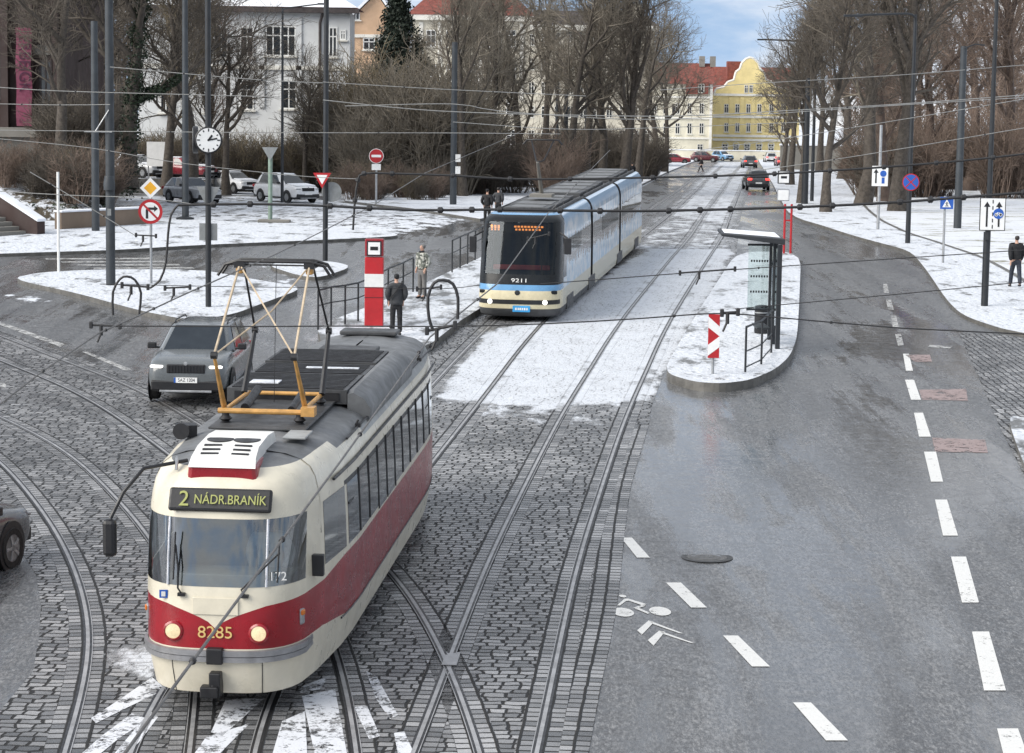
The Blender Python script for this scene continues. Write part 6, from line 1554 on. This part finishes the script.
for i in range(26):
    x=rs.uniform(-10,120); Y=base+rs.uniform(2,9); shrub('bare bush on the snowy bank behind the retaining wall',x,Y,rs.uniform(.4,.85),rs.randint(0,1),rs.choice(['twig','twigr','leafbrown']),'bushes on the left bank',1,rs.uniform(.5,1.6))
for i in range(14):
    x=rs.uniform(64,105); shrub('taller dark bush at the top of the left bank',x,base+rs.uniform(10,18),rs.uniform(.9,1.3),rs.randint(0,1),'twig','taller bushes on top of the left bank',1,2.3)
# ivy ground cover on the bank
b=MB()
for i in range(9000):
    dy=rng.uniform(.8,11); x0=rng.uniform(-38,-18.5); fz=.42+.6*min(1,max(0,(dy-1.2)/8)); rsx=3.0 if x0<-29 else 3.0-2.6*max(0,(x0+29)/11); x=x0-dy*.22
    if mnoise.noise(Vector((x*.35,dy*.35,1.7)))<.02: continue
    p=Vector((x,base+dy+abs(x+17)*.12,G(base+dy)+rsx*fz+rng.uniform(-.05,.35))); nrm=Vector((rng.uniform(-1,1),rng.uniform(-1,.3),rng.uniform(0,1))).normalized(); a=nrm.orthogonal().normalized(); bb=nrm.cross(a); s=rng.uniform(.05,.11)
    b.add([p+a*s,p+bb*s*.7,p-a*s,p-bb*s*.7],[(0,1,2,3)])
tag(b.build('ground_cover',m['ivy'],None,fix=False),kind='stuff')
# far wood closing the view behind the parks
FT=[]
b=MB(); rw=random.Random(77)
def wood(name,label,x0,x1,Y0,Y1,n,tp,tw):
    mbw=MB()
    for i in range(n):
        Y=rw.uniform(Y0,Y1); x=rw.uniform(x0,x1)/F*Y; hgt=(8.26+(112-tp)/F*Y)*rw.uniform(.75,1.1); z=G(Y)-.2
        mbw.tube([(x,Y,z),(x+rw.uniform(-.5,.5),Y,z+hgt*.5),(x+rw.uniform(-.8,.8),Y,z+hgt)],[.22,.13,.03],5,0,False)
        for k in range(42):
            t=rw.uniform(.2,1); p=Vector((x,Y,z+hgt*t)); d=Vector((rw.uniform(-1,1),rw.uniform(-1,1),rw.uniform(.2,1.3))).normalized(); L=hgt*.28*(1.15-t*.7); q=p+d*L; mbw.tube([p,p.lerp(q,.5)+Vector((0,0,.2)),q],[.06,.04,.02],3,0,False)
            for u in range(9):
                g=p.lerp(q,rw.uniform(.25,1)); e=g+rdir(d,rw.uniform(.3,1.1),rw)*L*rw.uniform(.25,.5); mbw.tube([g,e],[.03,.015],3,0,False)
    o=mbw.build(name,m[tw],None,fix=False); return tag(o,label,None,None,'stuff')
wood('far_wood','wood of bare trees filling the view behind the right hand park',330,640,230,340,46,40,'twigr')
wood('far_wood','wood of bare trees far behind the parked cars',-700,-380,180,230,45,0,'twig')

# ================================================================== WIRES
def wire(label,pts,r,mat_,clamps=0,sag=0,lin=False,name='overhead_wire',group=None):
    o=pts[0]; T=thing(name,label,'wire',o,0,group)
    L=[p-o for p in pts]; rs_=[a.lerp(b,i/6) for a,b in zip(L,L[1:]) for i in range(6)]+[L[-1]] if lin else resample3(L,max(.5,(L[-1]-L[0]).length/60))
    q=MB(); q.tube(rs_,r,6); q.build('cable',mat_,T,True)
    if clamps:
        for i in range(1,clamps+1):
            k=int(len(rs_)*i/(clamps+1)); p=rs_[k]; d=(rs_[min(k+1,len(rs_)-1)]-rs_[k-1]).normalized(); q=MB(); q.tube([p-d*r*2,p-d*r*1.2,p+d*r*1.2,p+d*r*2],[r*1.1,r*2.1,r*2.1,r*1.1],8); q.build('clamp',m['wire'],T,True)
    return T
def resample3(pts,step):
    q=[2*pts[0]-pts[1]]+list(pts)+[2*pts[-1]-pts[-2]]; out=[]
    for i in range(1,len(q)-2):
        n=max(2,int((q[i+1]-q[i]).length/step))
        for k in range(n):
            t=k/n; a,b,c,d=q[i-1],q[i],q[i+1],q[i+2]; out.append(.5*((2*b)+(c-a)*t+(2*a-5*b+4*c-d)*t*t+(3*b-a-3*c+d)*t**3))
    out.append(pts[-1]); return out
Wp=lambda pts,h:[P(x,y,h) for x,y in pts]
Wd=lambda pts,Y0,Y1=None:[PD(x,y,Y0+((Y1 or Y0)-Y0)*i/(len(pts)-1)) for i,(x,y) in enumerate(pts)]
wire('contact wire running diagonally across the nose of the red tram to the blue tram',Wp([(60,845),(125,753),(245,590),(340,462),(430,337),(497,284),(549,212),(610,150)],5.0),.0095,m['copper'],8,lin=True)
wire('contact wire touching the raised pantograph of the red tram',Wp([(-60,450),(43,371),(99,333),(138,316),(183,295),(226,276),(272,256),(305,240),(372,206),(425,173),(510,137),(548,116)],5.24),.0085,m['copper'],9,lin=True)
wire('thick black feeder cable passing in front of the blue tram windscreen',Wd([(178,205),(250,204),(330,206),(410,210),(500,209.5),(560,210.5),(640,211),(700,210),(800,207),(900,202),(1024,192.5),(1100,186)],40),.026,m['wire'],19)
wire('upper thick black cable ending in a loop left of the blue tram roof',Wd([(353,230),(355,200),(358,180),(364,173.5),(392,173.5),(453,175.5),(510,179),(570,179),(627,178),(746,175),(857,169),(959,161),(1024,154),(1100,146)],46),.024,m['wire'],15)
wire('black cable curving down from the feeder to the triangular island',Wd([(150,288),(160,280),(166,262),(168,235),(171,215),(178,205)],40,40),.022,m['wire'])
wire('black loop over the triangular island beside the thickest pole',Wd([(113,315),(113,292),(120,279),(127,276.5),(135,280),(141,293),(139,315)],33),.019,m['wire'])
wire('black loop left of the blue tram above the red tram roof',Wd([(433,330),(429,318),(428,297),(434,283),(443,280),(453,284),(458,298),(457.5,319)],24),.019,m['wire'])
wire('black span wire crossing from the red tram rear to the right pavement',Wd([(120,326),(250,326.5),(345,326),(437,326.5),(540,324),(640,318.5),(700,314),(735,314),(773,317),(900,328),(1024,334),(1100,340)],26),.0085,m['wire'],3)
wire('thin dark wire crossing above the stop island and the shelter glass',Wd([(540,284),(600,279.5),(705,271.5),(735,269.5),(860,261),(1024,250)],38),.009,m['wire'],1)
wire('thin dark wire over the right road, rising to the right pavement',Wd([(735,309),(800,303),(900,294),(1024,282),(1100,275)],36),.008,m['wire'])
wire('thin dark wire behind the red pillar at railing height',Wd([(100,284),(250,287),(360,287.5),(440,289),(480,285)],38),.007,m['wire'])
gw='thin span wires between the poles'
for lb,pts,Y,r in (('pale wire high at left, from the photo edge past the clock post',[(-20,86),(60,91),(205,95),(280,97)],70,.014),('pale wire level with the clock, long across the left half',[(-20,130),(250,132.5),(453,133),(560,134)],72,.012),('short pale wire above the ivy trunk',[(110,67),(200,75),(262,80),(323,83)],70,.014),
    ('pale wire across the foot of the pink banner',[(-20,103.5),(60,105),(110,104.5)],66,.012),('pale wire sloping down behind the two tall grey poles',[(-20,137),(90,148),(180,163),(300,176),(360,179)],64,.011),('pale wire from the villa corner to the slim dark poles',[(323,82),(420,88),(510,92.5),(586,96)],72,.012),
    ('bright double wire right of the villa, upper strand',[(323,100),(400,108),(460,112),(565,115),(680,116),(780,111),(900,104),(1024,95),(1100,89)],75,.016),('bright double wire, lower strand sagging towards the street',[(345,106),(453,104),(500,111),(620,119),(720,117),(840,109),(965,101),(1100,93)],76,.014),
    ('thin wire over the right road from the street trees',[(700,150),(774,140),(850,128),(965,109),(1100,86)],74,.012),('thin wire over the right pavement trees, lowest at the leaning tree',[(700,178),(811,163),(900,149),(1024,128),(1100,116)],60,.011),('thin wire high over the right hand trees',[(660,90),(763,83),(900,75),(1024,65),(1100,60)],80,.013),
    ('thin grey wire behind the yellow diamond sign',[(-20,190),(63,195),(142,198),(200,205)],55,.011),('thin wire slanting down to the sign posts at left',[(30,172),(74,198),(136,236)],45,.009),('pale wire behind the lamp arm above the blue tram',[(453,122),(560,129),(650,128),(805,122)],82,.013)):
    wire(lb,Wd(pts,Y),r,m['wirelight'],2,group=gw)
# T shaped wire holders
def holder(label,x0,y0,x1,y1,Y):
    a,b=PD(x0,y0,Y),PD(x1,y1,Y); T=thing('wire_holder',label,'wire fitting',a,0,'black wire holders'); d=b-a; q=MB(); q.tube([(0,0,0),d],.016,6); q.build('bar',m['wire'],T,True)
    for t in (0,1):
        q=MB(); q.box(d*t,(.045,.045,.09)); q.build('end',m['wire'],T,False,.01)
    q=MB(); q.tube([d*.35,d*.35-Vector((0,0,.13))],.024,6); q.tube([d*.35-Vector((0,0,.1)),d*.35-Vector((.05,0,.22))],.014,6); q.build('hanger',m['wire'],T,True)
for lb,a in (('black wire holder above the no right turn sign post',(136,235,156,236,45)),('black wire holder under the loop on the triangular island',(122,285,148,287,33)),('black wire holder right of the loop on the triangular island',(165,288,190,287,36)),('black wire holder over the wet road left of the dark grey car',(91,325,120,326,29)),
    ('black wire holder in front of the blue tram windscreen',(528,239,549,234,45)),('black wire holder at the foot of the loop by the red tram roof',(427,331,455,325,24)),('black wire holder by the legs of the camouflage person',(417,289,441,287,38)),('black wire holder above the stop island chevron board',(722,313,738,312,26)),('small black holder over the tracks left of the shelter',(680,273,735,269,38))): holder(lb,*a)
SKYLOC=(1.9,.6,.4)
# ================================================================== LIGHT
SUN_EL,SUN_AZ=R(36),R(241)      # azimuth clockwise from +Y
w=bpy.data.worlds.new('World'); sc.world=w; w.use_nodes=True; t=w.node_tree; t.nodes.clear()
sky=t.nodes.new('ShaderNodeTexSky'); sky.sky_type='NISHITA'; sky.sun_disc=False; sky.sun_elevation=SUN_EL; sky.sun_rotation=SUN_AZ; sky.dust_density=.4; sky.ozone_density=2.2; sky.air_density=1.1
tc=t.nodes.new('ShaderNodeTexCoord'); mp=t.nodes.new('ShaderNodeMapping'); mp.inputs['Scale'].default_value=(1,1,3.2); mp.inputs['Location'].default_value=SKYLOC
nz=t.nodes.new('ShaderNodeTexNoise'); nz.inputs['Scale'].default_value=6.5; nz.inputs['Detail'].default_value=9; nz.inputs['Roughness'].default_value=.58
av=t.nodes.new('ShaderNodeVectorMath'); av.operation='ADD'; av.inputs[1].default_value=(0,0,.42); t.links.new(tc.outputs['Generated'],av.inputs[0]); nv=t.nodes.new('ShaderNodeVectorMath'); nv.operation='NORMALIZE'; t.links.new(av.outputs[0],nv.inputs[0]); t.links.new(nv.outputs[0],sky.inputs[0]); t.links.new(tc.outputs['Generated'],mp.inputs[0]); t.links.new(mp.outputs[0],nz.inputs['Vector'])
mr=t.nodes.new('ShaderNodeMapRange'); mr.interpolation_type='SMOOTHSTEP'; mr.inputs[1].default_value=.34; mr.inputs[2].default_value=.62; mr.inputs[3].default_value=.08; mr.inputs[4].default_value=.95
t.links.new(nz.outputs['Fac'],mr.inputs[0])
mx=t.nodes.new('ShaderNodeMix'); mx.data_type='RGBA'; t.links.new(mr.outputs[0],mx.inputs[0]); ti=t.nodes.new('ShaderNodeMix'); ti.data_type='RGBA'; ti.blend_type='MULTIPLY'; ti.inputs[0].default_value=1; t.links.new(sky.outputs[0],ti.inputs[6]); ti.inputs[7].default_value=(1.55,1.45,1.3,1); t.links.new(ti.outputs[2],mx.inputs[6]); mx.inputs[7].default_value=(6.3,6.35,6.4,1)
bg=t.nodes.new('ShaderNodeBackground'); bg.inputs[1].default_value=.1; t.links.new(mx.outputs[2],bg.inputs[0])
ou=t.nodes.new('ShaderNodeOutputWorld'); t.links.new(bg.outputs[0],ou.inputs[0])
sd=bpy.data.lights.new('sun','SUN'); sd.energy=2.7; sd.angle=R(48); sd.color=(1,.95,.87)
so=bpy.data.objects.new('sun',sd); COL.objects.link(so)
d=Vector((math.sin(SUN_AZ)*math.cos(SUN_EL),math.cos(SUN_AZ)*math.cos(SUN_EL),math.sin(SUN_EL)))
so.rotation_euler=d.to_track_quat('Z','Y').to_euler(); so.location=(0,0,60)
sc.view_settings.view_transform='Standard'; sc.view_settings.look='None'; sc.view_settings.exposure=.78; sc.view_settings.gamma=1
sc.view_settings.use_curve_mapping=False
sc.cycles.max_bounces=6; sc.cycles.transparent_max_bounces=12
